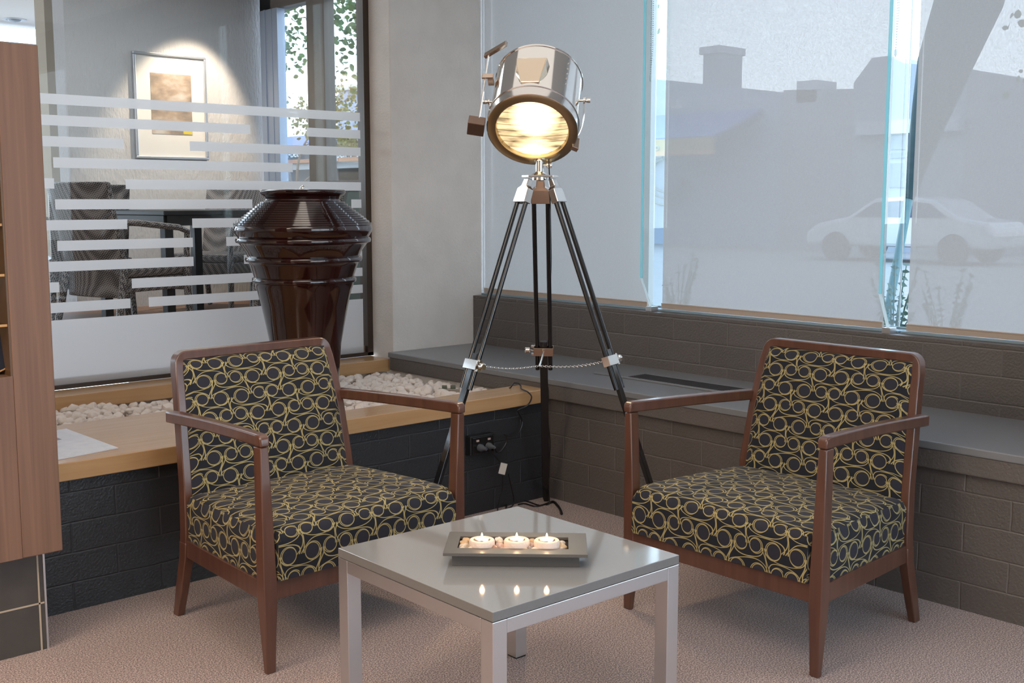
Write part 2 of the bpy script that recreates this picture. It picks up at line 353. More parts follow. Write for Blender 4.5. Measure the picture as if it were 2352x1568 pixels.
M_fin = translucent('glass_edge', (.30, .80, .86), .6, .25)
M_finw = translucent('glass_bevel', (.95, 1, 1), .6, .1)
M_frost = translucent('frosted_film', (.80, .80, .82), .62, .06)
M_blind = translucent('blind_fabric', (.425, .395, .365), .50, .095, weave=True)
M_rail = mat('blind_rail', (.46, .37, .30), .45)
M_track = mat('blue_grey_track', (.30, .40, .46), .35, metal=.3)
M_bronze = mat('bronze_frame', (.055, .038, .028), .35, metal=.3)
M_alu = mat('anodised_frame', (.42, .45, .50), .4, metal=.4)
M_tile = mat('dark_tile', (.052, .046, .042), .35, var=((.065, .058, .052), 12, ONE))
M_grout = mat('grout', (.42, .34, .26), .8)
M_deck = planks('deck', (.28, .17, .12), (.22, .13, .09), .09, 1)
M_rat = rattan()
M_ratd = mat('dark_resin', (.02, .022, .026), .4, bump=(200, .12, ONE))
M_candw = mat('candle_wax', (.95, .80, .55), .5, emis=(1, .62, .28), es=.35)
M_flame = mat('flame', (1, .8, .5), .5, emis=(1, .72, .36), es=40)
M_cer = mat('sandstone_bowl', (.70, .56, .47), .8, bump=(150, .25, ONE))
M_tray = mat('dark_tray', (.095, .088, .082), .3, spec=.6)
M_trayin = mat('tray_well', (.03, .022, .03), .5)
M_paper = mat('paper', (.70, .70, .74), .6, var=((.62, .63, .68), 26, ONE))
M_ink = mat('ink', (.28, .24, .28), .6)
M_tag = mat('tag_paper', (.62, .60, .55), .6)

# ============================================================ THE ROOM
XL, YL = 3.57, 3.675            # lower block walls
ZL = .555                       # ledge top
b = MB(); b.box((-2.6, -2.6, -.05), (XL+.02, YL+.02, 0)); structure(b.make('floor', M_carpet))
b = MB(); b.box((-2.6, -2.6, 2.7), (4.5, 5.1, 2.8)); structure(b.make('ceiling', M_white))
b = MB(); b.box((-2.7, -2.6, 0), (-2.6, 5.1, 2.7)); structure(b.make('wall_back', M_wall))
b = MB(); b.box((-2.6, -2.7, 0), (.2, -2.6, 2.7)); b.box((.2, -2.7, 0), (3.9, -2.6, .25)); b.box((.2, -2.7, 2.45), (3.9, -2.6, 2.7)); b.box((3.9, -2.7, 0), (4.5, -2.6, 2.7)); structure(b.make('wall_front', M_wall))
wf = thing('window_8', None, None, (2.05, -2.65, .25)); structure(wf)
b = MB(); b.box((.2, -2.66, .25), (3.9, -2.652, 2.45)); b.make('pane', M_gl, wf, world=True)
b = MB(); b.box((.2, -2.69, .25), (.26, -2.62, 2.45)); b.box((2.02, -2.69, .25), (2.08, -2.62, 2.45)); b.box((3.84, -2.69, .25), (3.9, -2.62, 2.45)); b.make('frame', M_bronze, wf, world=True)
# lower block walls
b = MB(); b.box((-2.6, YL, -.05), (XL, YL+.09, .448)); structure(b.make('wall_left', M_blkL))
b = MB(); b.box((XL, 1.1, -.05), (XL+.1, 4.82, .47)); structure(b.make('wall_right', M_blkR))
b = MB(); b.box((4.135, 1.1, ZL-.02), (4.27, 4.85, .822)); structure(b.make('wall_sill', M_blkR))
b = MB(); b.box((3.58, 1.0, -.05), (4.3, 1.1, 2.7)); structure(b.make('wall_right_end', M_wall))
# plaster column between glazed screen and window wall
b = MB(); b.box((3.58, 4.85, .40), (4.20, 5.06, 2.7)); b.box((4.2, 4.87, .40), (4.32, 5.06, 2.7)); structure(b.make('wall_column', M_column, bev=.006))
# ledge: smooth slab top, rendered apron, runs into the planter
b = MB(); b.box((3.54, 1.1, .528), (4.14, 4.848, ZL)); structure(b.make('trim_1', M_slab, bev=.004))
tag(bpy.data.objects['trim_1'], 'smooth grey ledge slab running below the windows', None)
b = MB(); b.box((3.545, 1.1, .462), (3.70, 4.84, .528)); structure(b.make('trim_2', M_lip, bev=.004))
b = MB(); b.box((3.560, 3.76, .30), (3.72, 4.845, .463)); structure(b.make('trim_3', M_column))
# vent grille set in the ledge
g = thing('vent_grille', 'dark slotted vent grille set in the grey window ledge', 'vent', (3.88, 3.1, ZL))
b = MB(); b.box((3.795, 2.30, ZL), (3.812, 3.60, ZL+.008)); b.box((3.955, 2.30, ZL), (3.967, 3.43, ZL+.004)); b.make('grille_frame', M_slab, g, world=True, bev=.002)
b = MB(); b.box((3.812, 2.30, ZL-.0), (3.955, 3.43, ZL+.0015)); b.make('grille_well', M_rub, g, world=True)
b = MB()
for i in range(10): b.box((3.820+i*.0137, 2.30, ZL+.0015), (3.826+i*.0137, 3.42, ZL+.004))
b.make('slats', mat('slat_grey', (.06, .06, .065), .4, metal=.4), g, world=True)

# timber bench, planter bed and back sill
bn = thing('timber_bench', 'honey coloured timber bench along the pebble planter', 'bench', (1.4, 3.9, .448))
b = MB(); b.prism([(-2.6, 3.64), (3.538, 3.64), (3.538, 3.808), (2.25, 3.812), (2.25, 4.285), (-2.6, 4.285)], 2, .448, .508); b.make('bench_top', M_oak, bn, world=True, bev=.003)
b = MB(); b.box((-2.6, 4.858, .452), (3.56, 5.03, .518)); tag(structure(b.make('trim_4', M_oak, bev=.003)))
b = MB(); b.box((-2.6, 3.765, .30), (3.565, 5.03, .42)); structure(b.make('trim_5', M_dirt))
b = MB(); b.box((-2.6, 4.885, .42), (3.56, 4.99, .452)); structure(b.make('trim_6', M_column))

# ------------------------------------------------------------ glazed screen to the terrace
GY = 5.045
w1 = thing('window_1', 'glazed screen with frosted stripes behind the urn', None, (1.5, GY, .52)); structure(w1)
b = MB(); b.box((-2.6, GY, .535), (3.56, GY+.010, 2.7)); b.make('pane', M_gl, w1, world=True)
b = MB()
b.box((-2.6, GY-.012, .518), (3.58, GY+.03, .536)); b.box((3.545, GY-.012, .518), (3.58, GY+.05, 2.7))
b.make('frame', M_bronze, w1, world=True)
b = MB()
Z0 = 1.806; S = .0903; Hh = .0445
def stripe(k, x0, x1):
    z1 = Z0-k*S; v = [b.bm.verts.new(p) for p in ((x0, GY-.0015, z1-Hh), (x1, GY-.0015, z1-Hh), (x1, GY-.0015, z1), (x0, GY-.0015, z1))]; b.bm.faces.new(v)
XA, XB, XC, XD, XE, XF, XG = 1.91, 2.232, 2.552, 2.875, 3.11, 3.195, 3.524
for k, x0, x1 in [(0, -2.6, XG), (1, -2.6, XD), (1, XF, XG), (2, -2.6, XB), (2, XC, XG), (3, XA, XE), (4, -2.6, XA), (4, XB, XG), (5, -2.6, XA-.32), (5, XA, XD), (5, 3.46, XG),
                  (6, -2.6, XB), (6, XC, XG), (7, XA, XC), (7, 2.727, XG), (8, -2.6, XC), (8, 2.82, XG), (9, -2.6, XA), (9, XB+.01, XG), (10, -2.6, XB), (10, 2.32, XG)]: stripe(k, x0, x1)
v = [b.bm.verts.new(p) for p in ((-2.6, GY-.0015, .537), (XG, GY-.0015, .537), (XG, GY-.0015, .826), (-2.6, GY-.0015, .826))]; b.bm.faces.new(v)
b.make('frosted_film', M_frost, w1, world=True)

# ------------------------------------------------------------ window wall: panes, fins, roller blinds
for i, (y0, y1) in enumerate([(3.60, 4.86), (2.31, 3.59), (1.05, 2.30)]):
    w_ = thing('window_%d' % (i+2), None, None, (4.285, (y0+y1)/2, .822)); structure(w_)
    b = MB(); b.box((4.283, y0, .83), (4.293, y1, 2.7)); b.make('pane', M_gl, w_, world=True)
    b = MB(); b.box((4.20, y0, .8225), (4.31, y1, .832)); b.box((4.27, y0, .832), (4.283, y1, .84)); b.make('track', M_track, w_, world=True, bev=.001)
def fin(y, z0=.846):
    f = thing('glass_fin', '', 'glass fin', (4.18, y, .822), group='upright glass fins standing between the blinds')
    t = .0065
    b = MB(); b.prism([(4.168, z0), (4.272, z0), (4.272, 2.7), (4.098, 2.7), (4.098, .985)], 1, y-t, y+t); b.make('fin_pane', M_glf, f, world=True)
    b = MB(); b.box((4.0945, y-t, .985), (4.098, y+t, 2.7)); b.make('polished_edge', M_fin, f, world=True)
    b = MB(); b.prism([(4.164, z0), (4.168, z0), (4.098, .985), (4.0945, .985)], 1, y-t, y+t); b.make('bevelled_edge', M_finw, f, world=True)
    b = MB(); b.box((4.15, y-.018, .8225), (4.20, y+.018, z0)); b.make('bracket', M_steel, f, world=True, bev=.001)
    return f
f1 = fin(3.577); f1['label'] = 'glass fin by the tripod lamp, left of the wide middle blind'
f2 = fin(2.335); f2['label'] = 'glass fin above the right armchair, right of the wide middle blind'
def blind(y0, y1, label):
    t = thing('roller_blind', label, 'blind', (4.22, (y0+y1)/2, .84), group='roller blinds down over the street windows')
    b = MB(); v = [b.bm.verts.new(p) for p in ((4.222, y0, .855), (4.222, y1, .855), (4.222, y1, 2.69), (4.222, y0, 2.69))]; b.bm.faces.new(v); b.make('fabric', M_blind, t, world=True)
    b = MB(); b.box((4.214, y0, .834), (4.229, y1, .856)); b.box((4.2125, y0, .856), (4.2305, y1, .8605)); b.make('bottom_rail', M_rail, t, world=True, bev=.001)
    return t
blind(3.642, 4.848, 'pale roller blind behind the tripod lamp, leftmost of three')
blind(2.388, 3.552, 'pale roller blind between the two glass fins, middle of three')
blind(1.06, 2.283, 'pale roller blind at the right edge, seen behind the right armchair')
w5b = thing('window_7', None, None, (3.64, -.7, 0)); structure(w5b)
b = MB(); b.box((3.64, -2.6, .08), (3.648, 1.0, 2.4)); b.make('pane', M_gl, w5b, world=True)
b = MB(); b.box((3.60, -2.6, 0), (3.68, 1.0, .08)); b.box((3.60, -2.6, 2.4), (3.68, 1.0, 2.7)); b.box((3.60, -.9, .08), (3.68, -.82, 2.4)); b.box((3.60, .92, .08), (3.68, 1.0, 2.4)); b.make('frame', M_bronze, w5b, world=True)
# side channel seen as a bright line beside the column, silicone joint in the second gap
b = MB(); b.box((4.207, 4.846, .84), (4.213, 4.8495, 2.69)); structure(b.make('trim_7', mat('white_channel', (.75, .8, .85), .4)))
ys_ = on(0, 4.2815, 2080, 400).y
b = MB(); b.box((4.279, ys_-.0025, .833), (4.2825, ys_+.0025, 2.7)); structure(b.make('trim_8', mat('silicone', (.75, .8, .85), .4)))
def chain(y, zbot, label, ym):
    t = thing('blind_chain', label, 'chain', (4.20, y, zbot), group='bead chains of the roller blinds')
    b = MB()
    n = int((2.68-zbot)/.010)
    for i in range(n):
        z = zbot + i*.010
        for dy in (0, ym): 
            d = bmesh.ops.create_icosphere(b.bm, subdivisions=1, radius=.0028, matrix=Matrix.Translation((4.205, y+dy*min(1, i/12), z)))
    b.make('beads', mat('bead_grey', (.25, .27, .27), .3, metal=.5), t, world=True)
    b = MB(); b.ico((4.205, y, zbot-.01), .011, 1, (.6, .6, 1.8)); b.make('weight', mat('clear_weight', (.55, .6, .6), .2), t, world=True)
chain(3.633, 1.935, 'grey bead chain hanging in the gap beside the left blind', -.012)
chain(2.372, 1.935, 'grey bead chain hanging in the gap above the right armchair', -.006)

# ============================================================ TERRACE BEYOND THE SCREEN
TZ = .57; TX = 4.7; TY = 8.076
b = MB(); b.box((-2.6, 5.06, TZ-.05), (TX, 12, TZ)); structure(b.make('floor_terrace', M_deck))
b = MB(); b.box((3.18, TY, TZ), (TX+.1, TY+.2, 3.3)); structure(b.make('wall_terrace', M_rough))
b = MB(); b.box((3.425, TY+1.0, TZ), (4.9, TY+1.2, 2.95)); structure(b.make('wall_far', mat('beige_render', (.42, .36, .28), .9)))
b = MB(); b.box((-2.6, 5.0, 2.95), (TX+.1, 11.2, 3.4)); structure(b.make('ceiling_terrace', M_white))
b = MB(); b.box((-2.7, 5.06, TZ), (-2.6, 11.2, 2.95)); structure(b.make('wall_terrace_side', M_wall))
b = MB(); b.box((-2.6, 5.06, 2.8), (4.5, 5.16, 3.3)); structure(b.make('wall_bulkhead', M_wall))
# window in the terrace street wall (x = TX), from y 6.5 to 8.0
w5 = thing('window_5', 'aluminium framed terrace window with a tree outside', None, (TX, 7.2, TZ)); structure(w5)
b = MB()
b.box((TX-.03, 7.84, TZ+.85), (TX+.07, 8.0, 3.3)); b.box((TX-.03, 6.55, 2.79), (TX+.07, 8.0, 3.3)); b.box((TX-.04, 7.10, TZ+.85), (TX+.05, 7.33, 3.0)); b.box((TX-.03, 6.45, TZ), (TX+.07, 6.66, 3.3))
b.box((TX-.03, 6.45, TZ+.85), (TX+.07, 8.0, TZ+.92))
b.make('window_frame', mat('frame_taupe', (.21, .18, .155), .5, metal=.2), w5, world=True, bev=.003)
b = MB(); b.box((TX-.05, 7.80, TZ+.92), (TX-.03, 7.97, 2.79)); b.box((TX-.06, 7.885, TZ+.92), (TX-.05, 7.90, 2.79)); b.box((TX-.05, 7.72, TZ+.92), (TX+.02, 7.79, 2.79)); b.make('sash', mat('sash_blue', (.44, .52, .66), .35, metal=.2), w5, world=True, bev=.002)
b = MB(); b.box((TX, 6.6, TZ+.92), (TX+.008, 7.9, 2.8)); b.make('pane', M_gl, w5, world=True)
b = MB(); b.box((TX, 5.06, TZ), (TX+.15, 6.5, 3.3)); b.box((TX, 6.5, TZ), (TX+.15, TY, TZ+.85)); b.box((4.32, 5.0, -.05), (5.85, 5.06, 4.2)); structure(b.make('wall_terrace_street', M_wall))
b = MB(); b.box((TX-.05, 6.3, TZ), (TX-.01, 8.05, TZ+.84)); structure(b.make('trim_9', mat('green_panel', (.09, .13, .12), .5)))
# picture
pc = thing('framed_picture', 'silver framed print lit by a spotlight on the terrace wall', 'picture', (3.94, TY, 1.65))
x0, x1, z0, z1 = 3.652, 4.226, 1.652, 2.418; yf = TY
b = MB()
for lo, hi in (((x0, z0), (x1, z0+.02)), ((x0, z1-.02), (x1, z1)), ((x0, z0+.02), (x0+.02, z1-.02)), ((x1-.02, z0+.02), (x1, z1-.02))): b.box((lo[0], yf-.035, lo[1]), (hi[0], yf-.002, hi[1]))
b.make('frame', mat('silver_frame', (.6, .62, .66), .3, metal=.8), pc, world=True, bev=.004)
b = MB(); b.box((x0+.01, yf-.018, z0+.01), (x1-.01, yf-.004, z1-.01)); b.make('mat_board', mat('mat_board', (.86, .83, .78), .7), pc, world=True)
def printmat():
    m = bpy.data.materials.new('abstract_print'); m.use_nodes = True; nt = m.node_tree; bs = nt.nodes['Principled BSDF']; L = nt.links.new
    t = nt.nodes.new('ShaderNodeTexCoord'); mp = nt.nodes.new('ShaderNodeMapping'); mp.inputs['Scale'].default_value = (5, 1, 9); L(t.outputs['Object'], mp.inputs[0])
    n = nt.nodes.new('ShaderNodeTexNoise'); n.inputs['Scale'].default_value = 1.3; n.inputs['Detail'].default_value = 8; L(mp.outputs[0], n.inputs[0])
    r = nt.nodes.new('ShaderNodeValToRGB'); e = r.color_ramp.elements; e[0].position = .3; e[0].color = (.22, .19, .16, 1); e[1].position = .7; e[1].color = (.66, .60, .54, 1); k = e.new(.5); k.color = (.46, .35, .26, 1)
    L(n.outputs[0], r.inputs[0]); L(r.outputs[0], bs.inputs['Base Color']); return m
b = MB(); b.box((3.785, yf-.021, 1.835), (4.105, yf-.018, 2.275)); b.make('print', printmat(), pc, world=True)
b = MB(); b.box((4.03, yf-.022, 1.84), (4.10, yf-.021, 1.862)); b.make('yellow_patch', mat('yellow', (.8, .62, .05), .6), pc, world=True)
b = MB(); b.box((x0+.018, yf-.028, z0+.018), (x1-.018, yf-.0275, z1-.018)); b.make('glazing', glass('picture_glass', (.99, .99, .99), .12), pc, world=True)
# recessed downlight
dl = thing('downlight', 'round recessed downlight in the terrace ceiling', 'ceiling light', (0, 0, 0)); q = on(2, 2.95, 33, 44); dl.location = q
b = MB(); b.lathe([(.10, 0), (.10, -.006), (.075, -.008), (.06, .0)], n=32); b.make('trim_ring', M_steel, dl)
b = MB(); b.ico((0, 0, 0), .06, 2, (1, 1, .5)); b.make('bulb', mat('bulb_grey', (.35, .42, .5), .3), dl, smooth=True)
# bright opening at far left of terrace: glazing bars
w6 = thing('window_6', None, None, (2.3, 9.4, TZ)); structure(w6)
b = MB(); b.box((-2.6, 11.1, TZ), (5.0, 11.16, TZ+.12)); b.box((-2.6, 11.1, 2.58), (5.0, 11.16, 2.80)); b.make('frame', M_alu, w6, world=True)

# rattan armchairs ---------------------------------------------------
def rattan_chair():
    """origin floor centre, faces -y"""
    t = thing('rattan_armchair', '', 'chair', (0, 0, 0), group='dark woven armchairs around the terrace tables')
    # back: curved shell
    def shell(zs, y_of, w_of, th, name, par):
        b = MB(); n = 12; F, Bk = [], []
        for z in zs:
            w_ = w_of(z); y = y_of(z)
            F.append([Vector((w_*(2*i/n-1), y-.045*(1-(2*i/n-1)**2)*-1, z)) for i in range(n+1)])
            Bk.append([p+Vector((0, th, 0)) for p in F[-1]])
        gf = [[b.bm.verts.new(p) for p in r] for r in F]; gb = [[b.bm.verts.new(p) for p in r] for r in Bk]
        m = len(zs)
        for k in range(m-1):
            for i in range(n):
                b.bm.faces.new((gf[k][i], gf[k][i+1], gf[k+1][i+1], gf[k+1][i])); b.bm.faces.new((gb[k][i], gb[k+1][i], gb[k+1][i+1], gb[k][i+1]))
            b.bm.faces.new((gf[k][0], gf[k+1][0], gb[k+1][0], gb[k][0])); b.bm.faces.new((gf[k][n], gb[k][n], gb[k+1][n], gf[k+1][n]))
        for i in range(n):
            b.bm.faces.new((gf[0][i], gb[0][i], gb[0][i+1], gf[0][i+1])); b.bm.faces.new((gf[-1][i], gf[-1][i+1], gb[-1][i+1], gb[-1][i]))
        return b.make(name, M_rat, par, bev=.008)
    zs = [.24+i*(.64/9) for i in range(10)]
    shell(zs, lambda z: .17+.22*max(0, z-.36), lambda z: .235+.02*(z-.24), .03, 'backrest', t)
    b = MB(); b.box((-.25, -.25, .35), (.25, .22, .41)); b.make('seat', M_rat, t, bev=.02)
    b = MB(); b.box((-.24, -.245, .26), (.24, -.225, .35)); b.box((-.245, -.23, .27), (-.225, .2, .35)); b.box((.225, -.23, .27), (.245, .2, .35)); b.make('apron', M_rat, t, bev=.006)
    for sx in (-1, 1):
        b = MB(); b.tube([(sx*.262, .24, .66), (sx*.285, .14, .655), (sx*.292, 0, .64), (sx*.288, -.16, .625), (sx*.275, -.235, .60), (sx*.262, -.24, .52), (sx*.258, -.24, .36)], .018, 8); b.make('arm', M_rat, t, smooth=True)
        b = MB(); b.tube([(sx*.255, -.235, .40), (sx*.262, -.255, .01)], [.024, .018], 8); b.make('leg', M_rat, t, smooth=True)
        b = MB(); b.tube([(sx*.235, .20, .40), (sx*.25, .29, .01)], [.024, .018], 8); b.make('leg', M_rat, t, smooth=True)
    return t
rc = rattan_chair()
rc.location = (2.80, 6.40, TZ); rc.rotation_euler = (0, 0, R(108)); rc['label'] = 'woven armchair with its back towards us, nearest beyond the striped glass'
dup(rc, (2.28, 7.05, TZ), R(70), 'woven armchair half hidden by the timber cabinet, seen edge on')
dup(rc, (3.86, 6.28, TZ), R(-118), 'woven armchair on the terrace partly behind the urn')
dup(rc, (3.05, 7.55, TZ), R(165), 'woven armchair across the terrace table, under the picture')
dup(rc, (3.95, 7.45, TZ), R(-60), 'woven armchair by the green panel, beyond the urn rim')
tt = thing('terrace_table', 'dark square terrace table between the woven armchairs', 'table', (3.36, 6.78, TZ), R(8))
b = MB(); b.box((-.38, -.38, .69), (.38, .38, .72)); b.make('table_top', M_ratd, tt, bev=.005)
b = MB()
for s in (-1, 1): b.box((-.35, s*.35-.015, .63), (.35, s*.35+.015, .69)); b.box((s*.35-.015, -.35, .63), (s*.35+.015, .35, .69))
b.make('apron', M_ratd, tt)
for sx in (-1, 1):
    for sy in (-1, 1):
        b = MB(); b.box((sx*.34-.028, sy*.34-.028, 0), (sx*.34+.028, sy*.34+.028, .63)); b.make('leg', M_ratd, tt, bev=.004)

# ============================================================ STREET
b = MB(); b.box((4.5, 1.0, -.35), (90, 90, -.02)); b.box((3.69, -30, -.35), (90, 1.0, -.02)); structure(b.make('ground', mat('pavement', (.24, .235, .23), .9, var=((.21, .205, .20), 3, ONE))))
FX = 28.0
def fz(px, py, x=FX): return on(0, x, px, py)
def facade(name, pxl, pxr, py_l, py_r, colr, label, dx=0.0, par=None, depth=7, cat='building'):
    """shop building on the far side of the street; px limits give its y extent on x=FX+dx"""
    a = fz(pxl, py_l, FX+dx); c = fz(pxr, py_r, FX+dx)
    t = par or thing(name, label, cat, (FX+dx, (a.y+c.y)/2, -.02))
    b = MB(); v0 = [(a.y, -.02), (c.y, -.02), (c.y, c.z), (a.y, a.z)]
    b.prism(v0, 0, FX+dx, FX+dx+depth); o = b.make('wall', mat(name+'_paint', colr, .8), t, world=True)
    return t, a, c
t1, a1, c1 = facade('shop_building', 1300, 1799, 160, 212, (.20, .25, .33), 'pale blue shop building with a chimney across the street')
def block(par, name, x0, x1, y0, y1, z0, z1, m, bev=0):
    b = MB(); b.box((x0, y0, z0), (x1, y1, z1)); return b.make(name, m, par, world=True, bev=bev)
p, q = fz(1611, 112), fz(1648, 180); block(t1, 'chimney', FX+.1, FX+1.2, q.y, p.y, q.z-1, p.z, mat('chimney_render', (.20, .22, .27), .8))
p2 = fz(1606, 112); q2 = fz(1652, 120); block(t1, 'chimney_cap', FX, FX+1.3, q2.y, p2.y, q2.z, p.z+.05, mat('cap', (.3, .32, .36), .8))
# awning and sign seen in the first gap
p, q = fz(1440, 262, FX-2.2), fz(1640, 325, FX-2.2)
b = MB(); b.prism([(FX-2.2, p.z-.75), (FX, p.z+.1), (FX, p.z-.05), (FX-2.2, p.z-.82)], 1, q.y, p.y+1); b.make('awning', mat('blue_awning', (.07, .12, .28), .8), t1, world=True)
M_sign = mat('yellow_sign', (.30, .22, .09), .7)
p, q = fz(1400, 326, FX-2.25), fz(1640, 345, FX-2.25); block(t1, 'sign_board', FX-2.3, FX-2.22, q.y, p.y, q.z, p.z, M_sign)
def text(body, size, loc, rot, m, par, name='lettering', ext=.01):
    cu = bpy.data.curves.new(name, 'FONT'); cu.body = body; cu.size = size; cu.extrude = ext; cu.align_x = 'LEFT'
    tmp = bpy.data.objects.new(name, cu); col.objects.link(tmp)
    dg = bpy.context.evaluated_depsgraph_get(); me = bpy.data.meshes.new_from_object(tmp.evaluated_get(dg)); bpy.data.objects.remove(tmp)
    o = link(name, me, m, par); o.location = Vector(loc)-Vector(par.location); o.rotation_euler = rot; return o
p = fz(1497, 346, FX-2.33); text('ro', .30, (FX-2.33, p.y, p.z), (math.pi/2, 0, -math.pi/2), mat('sign_grey', (.30, .30, .26), .7), t1)
p, q = fz(1400, 350, FX-2.25), fz(1640, 354, FX-2.25); block(t1, 'sign_trim', FX-2.32, FX-2.2, q.y, p.y, q.z, p.z-.02, mat('orange_trim', (.4, .22, .1), .7))
# painted curves on the shop window
b = MB()
for k, rr in enumerate((1.0, .82, .68)):
    c = fz(1530, 415-6*k, FX-.06); b.tube([c+Vector((0, math.cos(a)*rr, math.sin(a)*rr*.75)) for a in [R(190+i*10) for i in range(0, 26)][::-1]], .035, 5)
    b.make('painted_curve', mat('grey_paint', (.12, .14, .16), .7), t1, world=True) if k == 2 else None
t2, a2, c2 = facade('parapet_shop', 1800, 1960, 207, 204, (.22, .23, .26), 'low grey shop with a parapet across the street')
p, q = fz(1830, 187), fz(1876, 200); block(t2, 'parapet', FX, FX+1.0, q.y, p.y, q.z-.4, p.z, mat('parapet', (.4, .42, .46), .8))
t3 = thing('gabled_house', 'pale gabled shopfront with white trimmed windows across the street', 'building', (FX, 10, -.02))
pts = [fz(1961, 190), fz(2003, 133), fz(2040, 128), fz(2075, 145), fz(2200, 155), fz(2224, 158)]
b = MB(); poly = [(pts[0].y, -.02)] + [(p.y, p.z) for p in pts] + [(pts[-1].y, -.02)]; b.prism(poly, 0, FX, FX+6); b.make('wall', mat('shop_cream', (.24, .27, .32), .8), t3, world=True)
p, q = fz(1965, 280, FX-.3), fz(2200, 300, FX-.3); block(t3, 'cornice', FX-.3, FX-.002, q.y, p.y, q.z, p.z, mat('cornice_white', (.36, .39, .43), .7))
for (pa, pb) in (((2046, 312), (2082, 342)), ((2046, 350), (2082, 362)), ((2044, 375), (2080, 430))):
    p, q = fz(*pa, FX-.05), fz(*pb, FX-.05); block(t3, 'shop_window', FX-.05, FX-.001, q.y, p.y, q.z, p.z, mat('window_dark', (.10, .13, .18), .2))
t4, a4, c4 = facade('corner_shop', 2225, 2420, 158, 195, (.22, .23, .26), 'grey shop row at the right end of the street')
# leafy tree standing at the right end and at the left of the street
def tree(name, base, h, crown, n, leaf, col1, label, spread=1.0, seed=1, cat='tree', low=.45):
    rnd = random.Random(seed); t = thing(name, label, cat, base)
    b = MB(); tips = []
    def branch(p, d, L_, r, k):
        pts = [p]; dd = d.copy()
        for i in range(4):
            dd = (dd + Vector((rnd.uniform(-.25, .25), rnd.uniform(-.25, .25), rnd.uniform(-.1, .15)))).normalized(); pts.append(pts[-1]+dd*L_/4)
        b.tube(pts, [r*(1-.12*i) for i in range(5)], 6)
        if k > 0:
            for j in range(3): branch(pts[2+j % 3], (dd+Vector((rnd.uniform(-1, 1), rnd.uniform(-1, 1), rnd.uniform(-.3, .6)))*spread).normalized(), L_*.62, r*.55, k-1)
        tips.append(pts[-1])
    branch(Vector((0, 0, 0)), Vector((0, 0, 1)), h*.6, h*.018, 3); b.make('trunk', mat('bark', (.16, .12, .09), .9), t)
    b = MB()
    for i in range(n):
        c = tips[rnd.randrange(len(tips))] + Vector((rnd.gauss(0, crown), rnd.gauss(0, crown), rnd.gauss(0, crown*.8)))
        if c.z < h*low: continue
        M = Euler((rnd.uniform(0, 6.3), rnd.uniform(0, 6.3), rnd.uniform(0, 6.3))).to_matrix(); s = leaf*rnd.uniform(.6, 1.3)
        vs = [b.bm.verts.new(c+M @ Vector(p)*s) for p in ((0, -.7, 0), (.42, -.45, .06), (.6, .05, .1), (.4, .5, .02), (0, .8, -.05), (-.4, .5, .02), (-.6, .05, .1), (-.42, -.45, .06))]; b.bm.faces.new(vs)
    o = b.make('foliage', mat('leaf_'+name, col1, .6, var=((col1[0]*2.2, col1[1]*1.2, col1[2]*.7), 3, ONE)), t); o['kind'] = 'stuff'
    return t
q = on(0, 10.5, 735, 460); tree('street_tree', (10.5, q.y+.6, -.02), 6.0, .42, 5200, .062, (.06, .15, .05), 'leafy green street tree outside the terrace window', seed=3, low=.60)
q = on(0, 20, 2480, 460); tree('street_tree', (20, q.y-1.2, -.02), 4.6, .3, 1500, .09, (.05, .10, .04), 'leafy tree behind the right edge of the right blind', seed=5)
q = on(0, 16, 1445, 460); tree('street_tree', (16, q.y+2.0, -.02), 6.6, .55, 4500, .09, (.06, .13, .05), 'leafy tree above the left blind, across the street', seed=8)
q = on(0, 17, 690, 300); tree('roadside_shrub', (17, q.y, -.02), 3.7, .30, 2200, .075, (.10, .14, .04), 'small bushy tree below the big street tree, terrace window', seed=11, low=.72)
# building, awning and lettered fascia seen through the terrace window
BX = 24.0
t5 = thing('bar_building', 'pale building with chimney and lettered fascia outside the terrace window', 'building', (BX, 38, -.02))
p, q = on(0, BX, 790, 245), on(0, BX, 960, 245); block(t5, 'wall', BX, BX+6, q.y, p.y+22, -.02, on(0, BX, 700, 330).z, mat('bar_wall', (.22, .22, .24), .8))
block(t5, 'tower', BX, BX+3, on(0, BX, 900, 300).y, on(0, BX, 775, 300).y, -.02, on(0, BX, 800, 232).z, mat('bar_pale', (.30, .34, .40), .8))
p, q = on(0, BX, 772, 202), on(0, BX, 796, 260); block(t5, 'chimney', BX+.1, BX+1.5, q.y, p.y, q.z-1, p.z, mat('bar_chim', (.28, .31, .38), .8))
p, q = on(0, BX, 768, 200), on(0, BX, 800, 206); block(t5, 'chimney_cap', BX, BX+1.6, q.y, p.y, q.z, p.z+.05, mat('bar_cap', (.45, .45, .38), .8))
p, q = on(0, BX-1.9, 640, 322), on(0, BX-1.9, 960, 336)
b = MB(); za, zb = on(0, BX-2, 740, 332).z, on(0, BX, 740, 308).z; b.prism([(BX-2, za), (BX, zb), (BX, zb-.2), (BX-2, za-.08)], 1, q.y, p.y+6); b.make('awning', mat('violet_awning', (.14, .17, .36), .8), t5, world=True)
zt, zbt = on(0, BX-2.1, 700, 345).z, on(0, BX-2.1, 700, 366).z
block(t5, 'fascia', BX-2.2, BX-2.0, q.y, p.y+6, zbt, zt, mat('slate_fascia', (.025, .035, .05), .6))
block(t5, 'fascia_trim', BX-2.25, BX-2.0, q.y, p.y+6, zbt-.13, zbt, mat('terracotta', (.30, .14, .08), .7))
block(t5, 'posts', BX-2.1, BX-1.8, q.y, p.y+6, zbt-.35, zbt-.13, mat('white_beam', (.3, .3, .3), .7))
M_let = mat('white_letters', (.5, .55, .6), .6)
s_ = (on(0, BX-2.25, 700, 350).z-on(0, BX-2.25, 700, 364).z)*1.25
sL = s_*1.55
